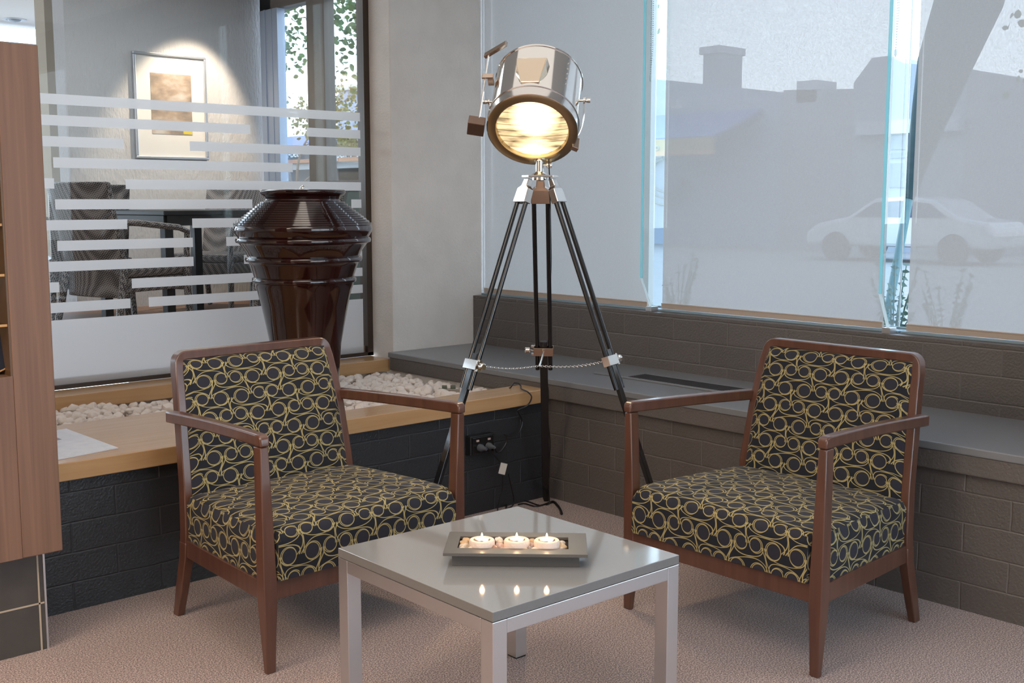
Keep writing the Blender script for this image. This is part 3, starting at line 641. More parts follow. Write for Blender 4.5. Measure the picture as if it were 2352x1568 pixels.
p = on(0, BX-2.25, 634, 363); text('Craft-Beer', sL, (BX-2.26, p.y, p.z), (math.pi/2, 0, -math.pi/2), M_let, t5)
p = on(0, BX-2.25, 761, 363)
for word, adv in (('Open', 0), ('7', 2.75), ('days', 3.6)): text(word, sL, (BX-2.26, p.y-adv*sL, p.z), (math.pi/2, 0, -math.pi/2), M_let, t5)
# parked white car
def car(loc, rz, label, paint):
    t = thing('parked_car', label, 'car', loc, rz)
    b = MB()
    prof = [(-2.2, .35), (-2.25, .7), (-2.1, .92), (-1.5, 1.0), (-.9, 1.38), (-.2, 1.45), (.5, 1.40), (1.15, 1.0), (1.9, .85), (2.2, .65), (2.22, .35)]
    b.prism([(x, z) for x, z in prof], 1, -.85, .85); b.make('body', paint, t, bev=.08)
    b = MB()
    for s in (-1, 1):
        b = MB(); b.prism([(-1.25, 1.0), (-.85, 1.3), (-.15, 1.36), (.45, 1.32), (.95, 1.0)], 1, s*.855-.01, s*.855+.01)
        b.make('side_window', mat('car_glass', (.03, .05, .10), .15), t)
    for x in (-1.4, 1.4):
        for s in (-1, 1):
            b = MB(); b.lathe([(.20, -.1), (.33, -.1), (.34, 0), (.33, .1), (.20, .1)], (x, s*.80, .33), 24, Matrix.Rotation(R(90), 3, 'X')); o = b.make('wheel', M_rub, t)
    return t
q = on(0, 24, 2095, 520); car((24, q.y, -.02), R(90), 'white parked car seen through the right blind and gap', mat('car_white', (.42, .43, .45), .3, coat=.5))
# folded garden parasol leaning outside
pu = thing('folded_parasol', 'dark green folded parasol leaning outside the right windows', 'parasol', (0, 0, 0))
A = on(0, 6.4, 2044, 690); B0 = on(0, 6.55, 2087, 458); pu.location = (A.x, A.y, -.02)
P_ = [B0, on(0, 6.65, 2114, 350), on(0, 6.75, 2141, 250), on(0, 6.88, 2169, 150), on(0, 7.05, 2226, 0), on(0, 7.3, 2290, -200), on(0, 7.5, 2330, -300)]
dd_ = (A-B0).normalized(); base = A + dd_*((A.z+.02)/-dd_.z)
b = MB(); b.tube([base, A, B0, P_[3], P_[-1]], .026, 10); b.make('pole', mat('pole_green', (.06, .16, .17), .4), pu, world=True, smooth=True)
b = MB(); b.tube(P_, [.03, .075, .12, .165, .205, .20, .05], 14); b.make('canopy', mat('parasol_cloth', (.015, .045, .05), .8), pu, world=True, smooth=True)
# low plants in the street planter under the windows
rnd = random.Random(4)
def plant(x, y, label):
    t = thing('leafy_plant', label, 'plant', (x, y, .60), group='leafy plants outside under the windows')
    b = MB()
    for i in range(12):
        a = rnd.uniform(0, 6.28); tip = Vector((math.cos(a)*.10, math.sin(a)*.10, rnd.uniform(.25, .48))); b.tube([(0, 0, 0), tip*.5+Vector((0, 0, .05)), tip], [.004, .003, .002], 4)
        for j in range(12):
            c = tip*(.3+.7*j/11); M = Euler((rnd.uniform(0, 6), rnd.uniform(0, 6), 0)).to_matrix(); vs = [b.bm.verts.new(c+M @ Vector(p)*.026) for p in ((0, -.8, 0), (.4, 0, 0), (0, .8, 0), (-.4, 0, 0))]; b.bm.faces.new(vs)
    b.make('foliage', mat('plant_leaf', (.10, .17, .13), .6), t)
plant(4.72, 3.86, 'leafy plant outside the first window gap'); plant(4.72, 2.62, 'leafy plant outside the second window gap, left side'); plant(4.74, 2.38, 'leafy plant outside the second window gap, right side')
b = MB(); b.box((4.5, 1.05, -.02), (4.95, 4.9, .60)); structure(b.make('wall_outer_planter', mat('planter_grey', (.35, .37, .38), .8)))

# ============================================================ DISPLAY CABINET (left)
CF = 3.35; cx1 = 1.242
ca = thing('display_cabinet', 'tall walnut display cabinet with glass shelves on a tiled plinth', 'cabinet', (.8, 3.5, 0))
b = MB(); zb, ztp = .312, 1.786
b.box((1.125, CF, zb), (cx1, 3.62, ztp)); b.make('side_panel', M_wal, ca, world=True, bev=.003)
b = MB(); b.box((-.2, CF, zb), (1.125, 3.62, .85)); b.make('base_panel', M_wal, ca, world=True, bev=.001)
b = MB(); b.box((-.2, CF, 1.675), (1.125, 3.62, ztp)); b.make('top_panel', M_wal, ca, world=True, bev=.001)
b = MB(); b.box((-.2, 3.60, .85), (1.125, 3.62, 1.675)); b.make('back_panel', mat('cabinet_back', (.035, .03, .025), .3), ca, world=True)
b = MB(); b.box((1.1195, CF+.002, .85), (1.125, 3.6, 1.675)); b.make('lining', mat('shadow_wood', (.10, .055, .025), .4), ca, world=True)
for zz in (1.56, 1.281, 1.139, .996):
    b = MB(); b.box((-.2, CF+.01, zz-.003), (1.119, 3.59, zz+.004)); b.make('shelf', M_glf, ca, world=True)
    b = MB(); b.box((-.2, CF+.006, zz-.003), (1.119, CF+.0105, zz+.004)); b.make('shelf_edge', M_ply, ca, world=True)
b = MB(); b.box((-.2, 3.408, 0), (1.2035, 3.62, zb)); b.make('plinth', M_tile, ca, world=True)
b = MB(); b.box((-.2, 3.4065, .1435), (1.200, 3.409, .1485)); b.box((1.183, 3.4065, 0), (1.188, 3.409, zb)); b.make('grout_lines', M_grout, ca, world=True)
b = MB(); b.box((1.2005, 3.4045, 0), (1.2065, 3.41, zb)); b.make('chrome_edge', M_steel, ca, world=True)
# glass platter standing in the lowest shelf bay
gp = thing('glass_platter', 'dark glass platter standing on the lowest cabinet shelf', 'plate', (1.06, 3.42, .852))
b = MB(); Mx = Matrix.Rotation(R(78), 3, 'X'); b.lathe([(.0, 0), (.10, 0), (.14, .012), (.145, .016), (.138, .018), (.0, .006)], (0, .02, .14), 40, Mx, cap=False); b.make('dish', mat('smoked_glass', (.02, .025, .04), .08, coat=.5), gp, smooth=True)
b = MB(); b.tube([Mx @ Vector((.144*math.cos(a), .144*math.sin(a), .015))+Vector((0, .02, .14)) for a in [2*math.pi*i/48 for i in range(48)]], .003, 6, closed=True); b.make('gilt_rim', M_ply, gp, smooth=True)

# magazine on the bench
mg = thing('magazine', 'open white leaflet lying on the timber bench', 'magazine', (1.45, 3.9, .508))
A, B_, C_ = on(2, .511, 272, 1028), on(2, .511, 152, 984), on(2, .511, 120, 1057)
u_ = (B_-A); v_ = (C_-A).normalized()*.30
b = MB(); pts = [A, A+u_, A+u_+v_, A+v_]; b.hexa([Vector((p.x, p.y, .5085)) for p in pts], [Vector((p.x, p.y, .5115)) for p in pts]); b.make('pages', M_paper, mg, world=True)
b = MB(); c0 = A+u_*.62+v_*.30; pts = [c0, c0+u_*.12, c0+u_*.12+v_*.22, c0+v_*.22]; b.hexa([Vector((p.x, p.y, .5112)) for p in pts], [Vector((p.x, p.y, .5118)) for p in pts]); b.make('printed_block', M_ink, mg, world=True)

# ============================================================ PEBBLES
variants = []
for i in range(7):
    b = MB(); b.ico((0, 0, 0), 1, 3, (1, random.uniform(.75, .95), random.uniform(.6, .78)), None, .42, i+1)
    bmesh.ops.recalc_face_normals(b.bm, faces=b.bm.faces[:]); me = bpy.data.meshes.new('pebble'); b.bm.to_mesh(me); b.bm.free()
    for p in me.polygons: p.use_smooth = True
    me.materials.append(M_peb); variants.append(me)
PC = (2.72, 4.34)
spots = []
rnd = random.Random(12)
def inbed(x, y):
    if y > 4.845 or x > 3.52: return False
    if x < 2.28 and y < 4.31: return False
    if y < 3.835: return False
    if (x-PC[0])**2+(y-PC[1])**2 < .165**2: return False
    return 1.4 < x
x = 1.42
while x < 3.53:
    y = 3.84
    while y < 4.85:
        px_, py_ = x+rnd.uniform(-.014, .014), y+rnd.uniform(-.014, .014)
        if inbed(px_, py_): spots.append((px_, py_))
        y += .041
    x += .041
def vis(s):
    x, y = s
    v = 0
    if x < 2.02 and x > 1.55: v = 3
    elif x > 2.98: v = 3-(.2 if y < 4 else 0)
    elif x > 2.86 and y < 4.6: v = 2
    elif x > 2.5 and y < 4.0: v = 1.5
    return v + rnd.random()*.3
spots.sort(key=vis, reverse=True)
ZB = .432
bs_ = MB()
for i, (x, y) in enumerate(spots):
    s = rnd.uniform(.019, .029); zz = ZB + rnd.uniform(-.004, .016)
    if x < 2.02: zz += .012*math.sin((y-4.3)/.55*math.pi)+.010
    if rnd.random() < .06: s *= 1.3; zz += .012
    e = Euler((rnd.uniform(-.6, .6), rnd.uniform(-.6, .6), rnd.uniform(0, 6.28)))
    if i < 300:
        o = bpy.data.objects.new('pebble', variants[i % 7]); col.objects.link(o); o.location = (x, y, zz); o.rotation_euler = e; o.scale = (s, s, s)
        tag(o, 'rounded cream pebble in the timber edged planter', 'pebble', 'cream pebbles in the planter bed')
    else: bs_.ico((x, y, zz), s, 2, (1, .82, .66), e.to_matrix(), .35, i % 9)
o = bs_.make('pebble_filling', M_peb, None, smooth=True); tag(o, 'cream pebbles filling the rest of the planter bed', 'pebbles', None, 'stuff')
# low-voltage connector lying on the pebbles
jb = thing('junction_box', 'small open cable junction box lying on the pebbles', 'junction box', (3.37, 4.13, .45), R(-40))
b = MB(); b.box((-.05, -.03, .012), (.05, .03, .016)); b.box((-.05, -.03, .004), (.05, -.026, .02)); b.make('tray', mat('dusty_plastic', (.35, .3, .25), .7), jb)
for k in (-.022, .018):
    b = MB(); b.box((k-.012, -.012, .016), (k+.012, .010, .034)); b.make('terminal', mat('terminal_green', (.10, .11, .08), .5), jb, bev=.002)

# ============================================================ URN
ur = thing('glazed_urn', 'large dark brown glazed urn with ribbed shoulder in the pebbles', 'urn', (PC[0]+.005, PC[1]+.005, .42))
pf = [(.146, 0), (.142, .03), (.142, .11), (.150, .22), (.157, .30), (.172, .38), (.190, .47), (.207, .54), (.214, .556)]
def bead(z, r): return [(r, z-.012), (r+.009, z-.009), (r+.012, z), (r+.009, z+.009), (r+.001, z+.013)]
pf += bead(.583, .217) + [(.222, .61), (.236, .65), (.240, .66)] + bead(.674, .243) + [(.254, .71), (.272, .735), (.279, .743)] + bead(.757, .283)
pf += [(.291, .78), (.300, .796), (.303, .806), (.298, .822)]
z_, r_ = .822, .298
for i in range(11):
    r2 = .298-(i+1)*(.298-.170)/11; z2 = .822+(i+1)*(.922-.822)/11
    rm = (r_+r2)/2; zm = (z_+z2)/2
    pf += [(r_+.003, z_+.003), (rm+.007, zm+.006), (r2+.006, z2-.001), (r2-.001, z2)]; z_, r_ = z2, r2
pf += [(.163, .928), (.161, .935), (.166, .945), (.183, .955), (.187, .962), (.187, .970), (.182, .975), (.172, .976), (.160, .968), (.14, .965), (0.001, .965)]
b = MB(); b.lathe(pf, n=96, cap=False); b.make('body', M_glaze, ur, smooth=True)
b = MB(); b.lathe([(.155, .966), (.155, .9735), (.001, .9735)], n=64, cap=False); b.make('water', mat('water', (.35, .4, .42), .02, spec=1, coat=1), ur, smooth=True)
b = MB(); b.ico((0, 0, .982), .012, 2, (1, 1, .9)); b.ico((.003, 0, .99), .006, 1); b.make('bubbler', M_chrome, ur, smooth=True)

# ============================================================ COFFEE TABLE
TT = .45; tcx, tcy, th_ = 1.9205, 2.1225, R(-1.2); hs = .3125
ct = thing('coffee_table', 'square coffee table with grey stone top and brushed metal frame', 'table', (tcx, tcy, 0), th_)
b = MB(); b.box((-hs, -hs, TT-.0235), (hs, hs, TT)); o = b.make('table_top', [M_stone, M_stoneShade], ct, bev=.0015)
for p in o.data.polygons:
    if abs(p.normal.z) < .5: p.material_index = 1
lw = .042
for sx in (-1, 1):
    for sy in (-1, 1):
        b = MB(); x0, x1 = sorted((sx*hs, sx*(hs-lw))); y0, y1 = sorted((sy*hs, sy*(hs-lw))); b.box((x0, y0, .004), (x1, y1, TT-.0245)); b.make('leg', M_steel, ct, bev=.0015)
        b = MB(); b.box((x0+.002, y0+.002, 0), (x1-.002, y1-.002, .004)); b.make('foot_pad', M_rub, ct)
for k in range(4):
    b = MB(); v = b.box((-(hs-lw), -hs, TT-.0245-.034), (hs-lw, -hs+.03, TT-.0245)); 
    for q in v: q.co = Matrix.Rotation(k*math.pi/2, 3, 'Z') @ q.co
    b.make('rail', M_steel, ct, bev=.0015)

# tray with pebbles and tea lights
A = on(2, .4905, 1017, 1270); B_ = on(2, .4905, 1350, 1274); C_ = on(2, .4905, 1321, 1224)
ux = (B_-A); W_ = ux.length; ux.normalize(); uy = Vector((-ux.y, ux.x, 0)); D_ = (C_-B_).dot(uy)
ang = math.atan2(ux.y, ux.x); tc_ = A+ux*W_/2+uy*D_/2
tr = thing('candle_tray', 'dark rectangular tray with wide rim on the stone table', 'tray', (tc_.x, tc_.y, TT), ang)
hw, hd = W_/2, D_/2
iw0, iw1, id0, id1 = -.146, .131, -.047, .052
b = MB(); zt, zt0 = .041, .033
oc = [(-hw, -hd), (hw, -hd), (hw, hd), (-hw, hd)]; ic = [(iw0, id0), (iw1, id0), (iw1, id1), (iw0, id1)]
V = [[b.bm.verts.new((*p, z)) for p in q] for q in (oc, ic) for z in (zt0, zt)]
for i in range(4):
    j = (i+1) % 4; b.bm.faces.new((V[0][i], V[0][j], V[1][j], V[1][i])); b.bm.faces.new((V[2][i], V[3][i], V[3][j], V[2][j])); b.bm.faces.new((V[1][i], V[1][j], V[3][j], V[3][i])); b.bm.faces.new((V[0][i], V[2][i], V[2][j], V[0][j]))
b.make('rim', M_tray, tr, bev=.001)
b = MB(); b.box((-hw+.02, -hd+.028, .0005), (hw-.02, -hd+.034, zt0)); b.box((-hw+.02, hd-.034, .0005), (hw-.02, hd-.028, zt0)); b.box((-hw+.02, -hd+.034, .0005), (-hw+.026, hd-.034, zt0)); b.box((hw-.026, -hd+.034, .0005), (hw-.02, hd-.034, zt0)); b.make('box', M_tray, tr)
b = MB(); b.box((-hw+.026, -hd+.034, .0005), (hw-.026, hd-.034, .010)); b.make('well', M_trayin, tr)
Mt = Matrix.Rotation(ang, 3, 'Z')
names = ['leftmost', 'middle', 'rightmost']
bxs = []
for k, (pxx, pyy) in enumerate(((1107, 1240), (1187, 1240), (1256, 1241))):
    q = on(2, TT+.052, pxx, pyy)
    loc = Vector((q.x, q.y, TT+.0105)); bxs.append((Mt.transposed() @ (loc-Vector((tc_.x, tc_.y, 0)))).x)
    t = thing('candle_bowl', 'pale stone tea light bowl, %s of the three on the tray' % names[k], 'candle holder', loc, group='stone tea light bowls on the tray')
    b = MB(); b.lathe([(.026, 0), (.030, .012), (.0325, .026), (.0325, .040), (.030, .0435), (.0215, .0435), (.0205, .036), (.0205, .030), (.001, .030)], n=40, cap=False) if k < 2 else b.lathe([(.0315, 0), (.0325, .004), (.0325, .040), (.030, .0435), (.0215, .0435), (.0205, .036), (.0205, .030), (.001, .030)], n=40, cap=False); b.make('bowl', M_cer, t, smooth=True)
    c = thing('tea_light', 'lit tea light in the %s stone bowl' % names[k], 'candle', loc+Vector((0, 0, .0305)), group='lit tea lights')
    b = MB(); b.lathe([(.0185, 0), (.0188, .014), (.0180, .0155), (.0178, .013)], n=32, cap=False); b.make('metal_cup', M_steel, c, smooth=True)
    b = MB(); b.lathe([(.0178, .001), (.0178, .0138), (.012, .0132), (.001, .0130)], n=32); b.make('wax', M_candw, c, smooth=True)
    b = MB(); b.tube([(0, 0, .012), (.0003, 0, .019)], .0006, 6); b.make('wick', M_rub, c)
    b = MB(); b.lathe([(.0003, .0165), (.0022, .019), (.0028, .022), (.0018, .026), (.0003, .030)], n=14); b.make('flame', M_flame, c, smooth=True)
    light('tea_light_glow', 'POINT', loc+Vector((0, 0, .068)), .05, (1, .55, .25), .006)
# tray pebbles
pcol = [(.42, .28, .15), (.50, .40, .30), (.60, .50, .42), (.28, .14, .09), (.45, .30, .24), (.22, .18, .16)]
pm = [mat('river_stone_%d' % i, c, .3, spec=.6, var=(tuple(min(1, x*1.4) for x in c), 40, ONE)) for i, c in enumerate(pcol)]
rp = random.Random(5)
nm = ['tan', 'buff', 'cream', 'dark brown', 'pinkish brown', 'grey']
m01, m12 = (bxs[0]+bxs[1])/2, (bxs[1]+bxs[2])/2
for k, (lx, ly, rr_, mi, ps) in enumerate([(-.131, .010, .0125, 0, 'by the left end'), (-.128, .034, .011, 0, 'behind the left end'), (-.130, -.015, .013, 1, 'front left corner, larger one'), (-.134, -.036, .009, 1, 'front left corner, smaller one'), (-.112, -.038, .0095, 2, 'front edge, left'),
        (m01-.008, -.037, .0115, 3, 'between the first two bowls'), (m01+.002, -.012, .0135, 4, 'between the first two bowls, upright'), (m01, .018, .0125, 1, 'between the first two bowls, far side'), (m01+.020, -.038, .0115, 4, 'in front of the middle bowl, left'),
        (bxs[1]+.004, -.041, .008, 5, 'in front of the middle bowl'), (bxs[1]+.020, -.040, .0085, 1, 'in front of the middle bowl, right'), (m12-.004, -.030, .010, 5, 'between the last two bowls'), (m12+.008, -.037, .0105, 2, 'at the foot of the right bowl'), (m12, -.002, .0115, 4, 'between the last two bowls, behind'), (m12, .032, .011, 0, 'behind the last two bowls'),
        (m01-.004, .042, .011, 2, 'behind the first bowl'), (.113, -.012, .0125, 0, 'at the right end'), (.114, -.035, .008, 5, 'in the right front corner'), (.114, .022, .010, 1, 'at the right end, far side')]):
    b = MB(); b.ico((0, 0, 0), 1, 3, (1.15, .9, .78), None, .35, k+20); o = b.make('river_stone', pm[mi], None, smooth=True)
    q = Vector((tc_.x, tc_.y, 0)) + Mt @ Vector((lx, ly, 0))
    o.location = (q.x, q.y, TT+.036-rr_*.25); o.scale = (rr_, rr_, rr_); o.rotation_euler = (rp.uniform(-.4, .4), rp.uniform(-.4, .4), rp.uniform(0, 6))
    tag(o, '%s polished stone in the tray, %s' % (nm[mi], ps), 'stone', 'polished stones in the candle tray')

# ============================================================ ARMCHAIRS
def uvs(o):
    me = o.data; uv = me.uv_layers.new(name='UVMap')
    for p in me.polygons:
        n = p.normal
        for li in p.loop_indices:
            c = me.vertices[me.loops[li].vertex_index].co
            if abs(n.x) > .75: u, v = c.y*1.0+.02, c.z
            else: u, v = c.x, (c.y + c.z)
            uv.data[li].uv = (u, v)
def cushion(nx, ny, top, x_of, y0, y1, zb, r, notch=None):
    """heightfield cushion; x_of(t) half width at depth t; rounded edge radius r; notch=(yn, halfwidth) leaves the front corners out"""
    b = MB(); G = {}
    poly = []
    hw0, hw1 = x_of(0), x_of(1)
    if notch:
        yn, hn = notch; hy = x_of((yn-y0)/(y1-y0)); poly = [(-hn, y0), (hn, y0), (hn, yn), (hy, yn), (hw1, y1), (-hw1, y1), (-hy, yn), (-hn, yn)]
    else: poly = [(-hw0, y0), (hw0, y0), (hw1, y1), (-hw1, y1)]
    def dist(x, y):
        d = 9
        for i in range(len(poly)):
            a = Vector(poly[i]); c = Vector(poly[(i+1) % len(poly)]); e = c-a; t = max(0, min(1, (Vector((x, y))-a).dot(e)/e.length_squared)); d = min(d, (Vector((x, y))-(a+e*t)).length)
        return d
    def cos_(i, n): return i/n
    # parameter rows, finer at the rim
    def grade(n):
        L_ = []
        for i in range(n+1):
            t = i/n; L_.append(.5-.5*math.cos(math.pi*t)*(.35)-(.5-t)*.65 if True else t)
        L_[0] = 0; L_[-1] = 1; return L_
    ys = [y0+(y1-y0)*t for t in grade(ny)]
    if notch:
        ys = sorted(set([y for y in ys if abs(y-notch[0]) > .004]+[notch[0]]))
    ts = grade(nx)
    rows = []
    for y in ys:
        tt_ = (y-y0)/(y1-y0)
        h = x_of(tt_)
        if notch and y < notch[0]-1e-6: hr = notch[1]
        else: hr = h
        rows.append((y, hr))
    def row_verts(y, hw):
        out = []
        for t in ts:
            x = hw*(2*t-1); d = dist(x, y); 
            z = top(x, y)
            if d < r: z -= r-math.sqrt(max(0, r*r-(r-d)**2))
            out.append(b.bm.verts.new((x, y, z)))
        return out
    # narrow front block and wide body joined at the notch line
    def grid(rws):
        R_ = [row_verts(y, h) for y, h in rws]
        for k in range(len(R_)-1):
            for i in range(len(ts)-1): b.bm.faces.new((R_[k][i], R_[k][i+1], R_[k+1][i+1], R_[k+1][i]))
        border = R_[0] + [q[-1] for q in R_[1:-1]] + R_[-1][::-1] + [q[0] for q in R_[1:-1]][::-1]
        nz = 5; prev = border
        for j in range(1, nz+1):
            cur = []
            for vtx in border:
                f = j/nz; z = vtx.co.z*(1-f)+zb*f; cur.append(b.bm.verts.new((vtx.co.x, vtx.co.y, z)))
            n = len(border)
            for i in range(n): b.bm.faces.new((prev[i], prev[(i+1) % n], cur[(i+1) % n], cur[i]))
            prev = cur
        b.bm.faces.new(prev)
    if notch:
        grid([(y, notch[1]) for y in ys if y <= notch[0]+1e-6]+[(notch[0]+.02, notch[1])])
        grid([(y, x_of((y-y0)/(y1-y0))) for y in ys if y >= notch[0]-1e-6])
    else: grid(rows)
    return b
def interp(tab, z):
    for (z0, v0), (z1, v1) in zip(tab, tab[1:]):
        if z <= z1: t = (z-z0)/(z1-z0); return v0+(v1-v0)*max(0, t)
    return tab[-1][1]
YB = [(0, .605), (.12, .566), (.215, .538), (.30, .532), (.45, .545), (.63, .575), (.75, .602), (.865, .635)]
XO = [(0, .334), (.215, .337), (.30, .336), (.63, .320), (.80, .306), (.87, .298)]
def armchair():
    t = thing('lounge_armchair', '', 'armchair', (0, 0, 0), group='matching patterned armchairs with mahogany frames')
    # seat upholstery
    b = cushion(44, 34, lambda x, y: .418+.022*(1-(x/.37)**2)*math.sin(math.pi*min(1, max(0, (y+.02)/.60))**.8), lambda s: .371-.046*s, -.008, .545, .270, .034, (.044, .3365))
    o = b.make('seat_cushion', M_swirl, t, smooth=True); uvs(o)
    # backrest upholstery: loft of rows
    b = MB(); n, m = 24, 24; F = []
    for j in range(m+1):
        f = j/m; z = .395+(.838-.395)*f; hw_ = interp(XO, z)-.026; row = []
        for i in range(n+1):
            s = 2*i/n-1; x = hw_*s
            ed = min((1-abs(s))*hw_, (1-f)*.44+.0); rr = .016
            y = interp(YB, z)-.014
            if ed < rr: y += rr-math.sqrt(max(0, rr*rr-(rr-ed)**2))
            row.append(Vector((x, y, z)))
        F.append(row)
    gf = [[b.bm.verts.new(p) for p in r] for r in F]
    gb = [[b.bm.verts.new(Vector((p.x, interp(YB, p.z)+.034, p.z))) for p in r] for r in F]
    for k in range(m):
        for i in range(n):
            b.bm.faces.new((gf[k][i], gf[k][i+1], gf[k+1][i+1], gf[k+1][i])); b.bm.faces.new((gb[k][i], gb[k+1][i], gb[k+1][i+1], gb[k][i+1]))
        b.bm.faces.new((gf[k][0], gf[k+1][0], gb[k+1][0], gb[k][0])); b.bm.faces.new((gf[k][n], gb[k][n], gb[k+1][n], gf[k+1][n]))
    for i in range(n):
        b.bm.faces.new((gf[0][i], gb[0][i], gb[0][i+1], gf[0][i+1])); b.bm.faces.new((gf[-1][i], gf[-1][i+1], gb[-1][i+1], gb[-1][i]))
    o = b.make('backrest_cushion', M_swirl, t, smooth=True); uvs(o)
    # back frame: two leaning posts and the top rail in one rounded hoop
    b = MB(); path = []
    for z in (.25, .30, .38, .45, .54, .63, .70, .75, .80): path.append((-interp(XO, z)+.014, z))
    zt = .866-.014; xr = interp(XO, .84)-.014; rc_ = .028
    for a in range(0, 91, 15): path.append((-xr+rc_-rc_*math.cos(R(a)), zt-rc_+rc_*math.sin(R(a))))
    path += [(-x, z) for x, z in path[::-1]]
    secs = []
    for i, (x, z) in enumerate(path):
        a = Vector(path[max(0, i-1)]); c = Vector(path[min(len(path)-1, i+1)]); tg = (c-a).normalized(); nn = Vector((-tg.y, tg.x)); hw_ = .0145
        y0 = interp(YB, z); y1 = y0+.038
        o_ = Vector((x, z))+nn*hw_; i_ = Vector((x, z))-nn*hw_
        secs.append([Vector((i_.x, y0, i_.y)), Vector((o_.x, y0, o_.y)), Vector((o_.x, y1, o_.y)), Vector((i_.x, y1, i_.y))])
    b.loft(secs); b.make('back_frame', M_maho, t, bev=.0035, smooth=True)
    for s in (-1, 1):
        # front leg and arm post in one
        b = MB(); secs = []
        for z, xo, xi, y0, y1 in ((0, .378, .349, .001, .020), (.10, .380, .345, 0, .030), (.215, .382, .338, 0, .041), (.275, .382, .338, 0, .041), (.45, .382, .346, 0, .039), (.663, .382, .356, 0, .038)):
            secs.append([Vector((s*xo, y0, z)), Vector((s*xi, y0, z)), Vector((s*xi, y1, z)), Vector((s*xo, y1, z))])
        b.loft(secs); b.make('leg', M_maho, t, bev=.003, smooth=True)
        # rear leg
        b = MB(); secs = []
        for z, xo, xi in ((0, .335, .311), (.10, .337, .308), (.215, .338, .305), (.262, .338, .305)):
            y = interp(YB, z); d = .034 if z < .05 else .04; secs.append([Vector((s*xo, y, z)), Vector((s*xi, y, z)), Vector((s*xi, y+d, z)), Vector((s*xo, y+d, z))])
        b.loft(secs); b.make('leg', M_maho, t, bev=.003, smooth=True)
        # armrest: flowing, rounded at the front
        b = MB(); secs = []
        N = 18
        for i in range(N+1):
            f = i/N; y = -.004+.626*f; 
            xo = .384-.0385*f-.004*math.sin(math.pi*f); wd = .030+.010*f
            zt_ = .699-.020*f+.004*math.sin(math.pi*f); zb_ = zt_-.035
            if f == 0: zb_ = .6645
            secs.append([Vector((s*xo, y, zb_)), Vector((s*(xo-wd), y, zb_)), Vector((s*(xo-wd), y, zt_)), Vector((s*xo, y, zt_))])
        # round the front top corner
        for k, (yy, dz) in enumerate(((-.004, .014), (.001, .005), (.008, .001))):
            q = secs[0]; 
            if k == 0: new = []
            new.append([Vector((q[0].x, yy, q[0].z)), Vector((q[1].x, yy, q[1].z)), Vector((q[2].x, yy, q[2].z-dz)), Vector((q[3].x, yy, q[3].z-dz))])
        b.loft(new+secs[1:]); b.make('armrest', M_maho, t, bev=.0045, smooth=True)
        # side rail
        b = MB(); b.loft([[Vector((s*.376, .036, .2135)), Vector((s*.352, .036, .2135)), Vector((s*.352, .036, .270)), Vector((s*.376, .036, .270))], [Vector((s*.332, .545, .2135)), Vector((s*.308, .545, .2135)), Vector((s*.308, .545, .270)), Vector((s*.332, .545, .270))]]); b.make('side_rail', M_maho, t, bev=.002)
    b = MB(); b.box((-.340, .004, .2135), (.340, .028, .270)); b.make('front_rail', M_maho, t, bev=.002)
    b = MB(); b.box((-.306, .545, .2135), (.306, .568, .30)); b.make('rear_rail', M_maho, t, bev=.002)
    return t
ac = armchair()
ac.location = (1.9721, 2.7954, 0); ac.rotation_euler = (0, 0, R(1.82)); ac['label'] = 'armchair with gold ring pattern standing before the timber bench and urn'
dup(ac, (2.7435, 2.085, 0), R(-91.26), 'armchair with gold ring pattern standing before the grey window ledge')

# ============================================================ TRIPOD FLOOR LAMP
HC = Vector((3.09, 3.225, 0))
lamp = thing('tripod_floor_lamp', 'nickel searchlight floor lamp on a black tripod, switched on', 'floor lamp', HC)
def LW(b, name, m, par=lamp, **k):
    o = b.make(name, m, par, **k)
    q = Vector((0, 0, 0)); pp = par
    while pp: q += Vector(pp.location); pp = pp.parent
    o.location = -q; return o
zpx = lambda py: HC.to_3d() and (CAM.z + ((FW*FPX+UP*(784-py)).z)*(HC.xy.length/((FW*FPX+UP*(784-py)).xy.length)))
zpl = zpx(405); zbt = zpx(455)
feet = [on(2, 0, 1255, 1151), on(2, 0, 949, 1298), on(2, 0, 1549, 1287)]
clampy = [805, 838, 828]; rodend = [848, 893, 893]
hub_top = HC + Vector((0, 0, zpl))
b = MB(); dirs = []
for f in feet: d = Vector((f.x-HC.x, f.y-HC.y, 0)).normalized(); dirs.append(d)
# triangular head plate
poly = []
for d in dirs:
    s_ = Vector((-d.y, d.x, 0)); poly += [d*.070 - s_*.022, d*.070 + s_*.022]
poly.sort(key=lambda p: math.atan2(p.y, p.x))
b.prism([((HC+p).x, (HC+p).y) for p in poly], 2, zpl-.004, zpl+.004); LW(b, 'head_plate', M_nick, bev=.001)
b = MB(); b.lathe([(.030, zpl-.014), (.030, zpl+.004), (.033, zpl+.006), (.020, zpl+.014), (.0165, zpl+.018), (.0165, zpl+.060), (.013, zpl+.064), (.006, zpl+.068), (.006, zpl+.078), (.003, zpl+.084)], HC, 32); LW(b, 'swivel_post', M_chrome, smooth=True)
kd = RT*1
b = MB(); kc = HC+Vector((0, 0, zpl+.042))+RT*.036; b.tube([HC+Vector((0, 0, zpl+.042)), kc], .004, 8); Mk = RT.to_track_quat('Z', 'Y').to_matrix(); b.lathe([(.004, -.012), (.010, -.010), (.013, 0), (.010, .010), (.003, .013)], kc, 20, Mk); LW(b, 'clamp_knob', M_chrome, smooth=True)
hb = HC+Vector((0, 0, zpl-.010))
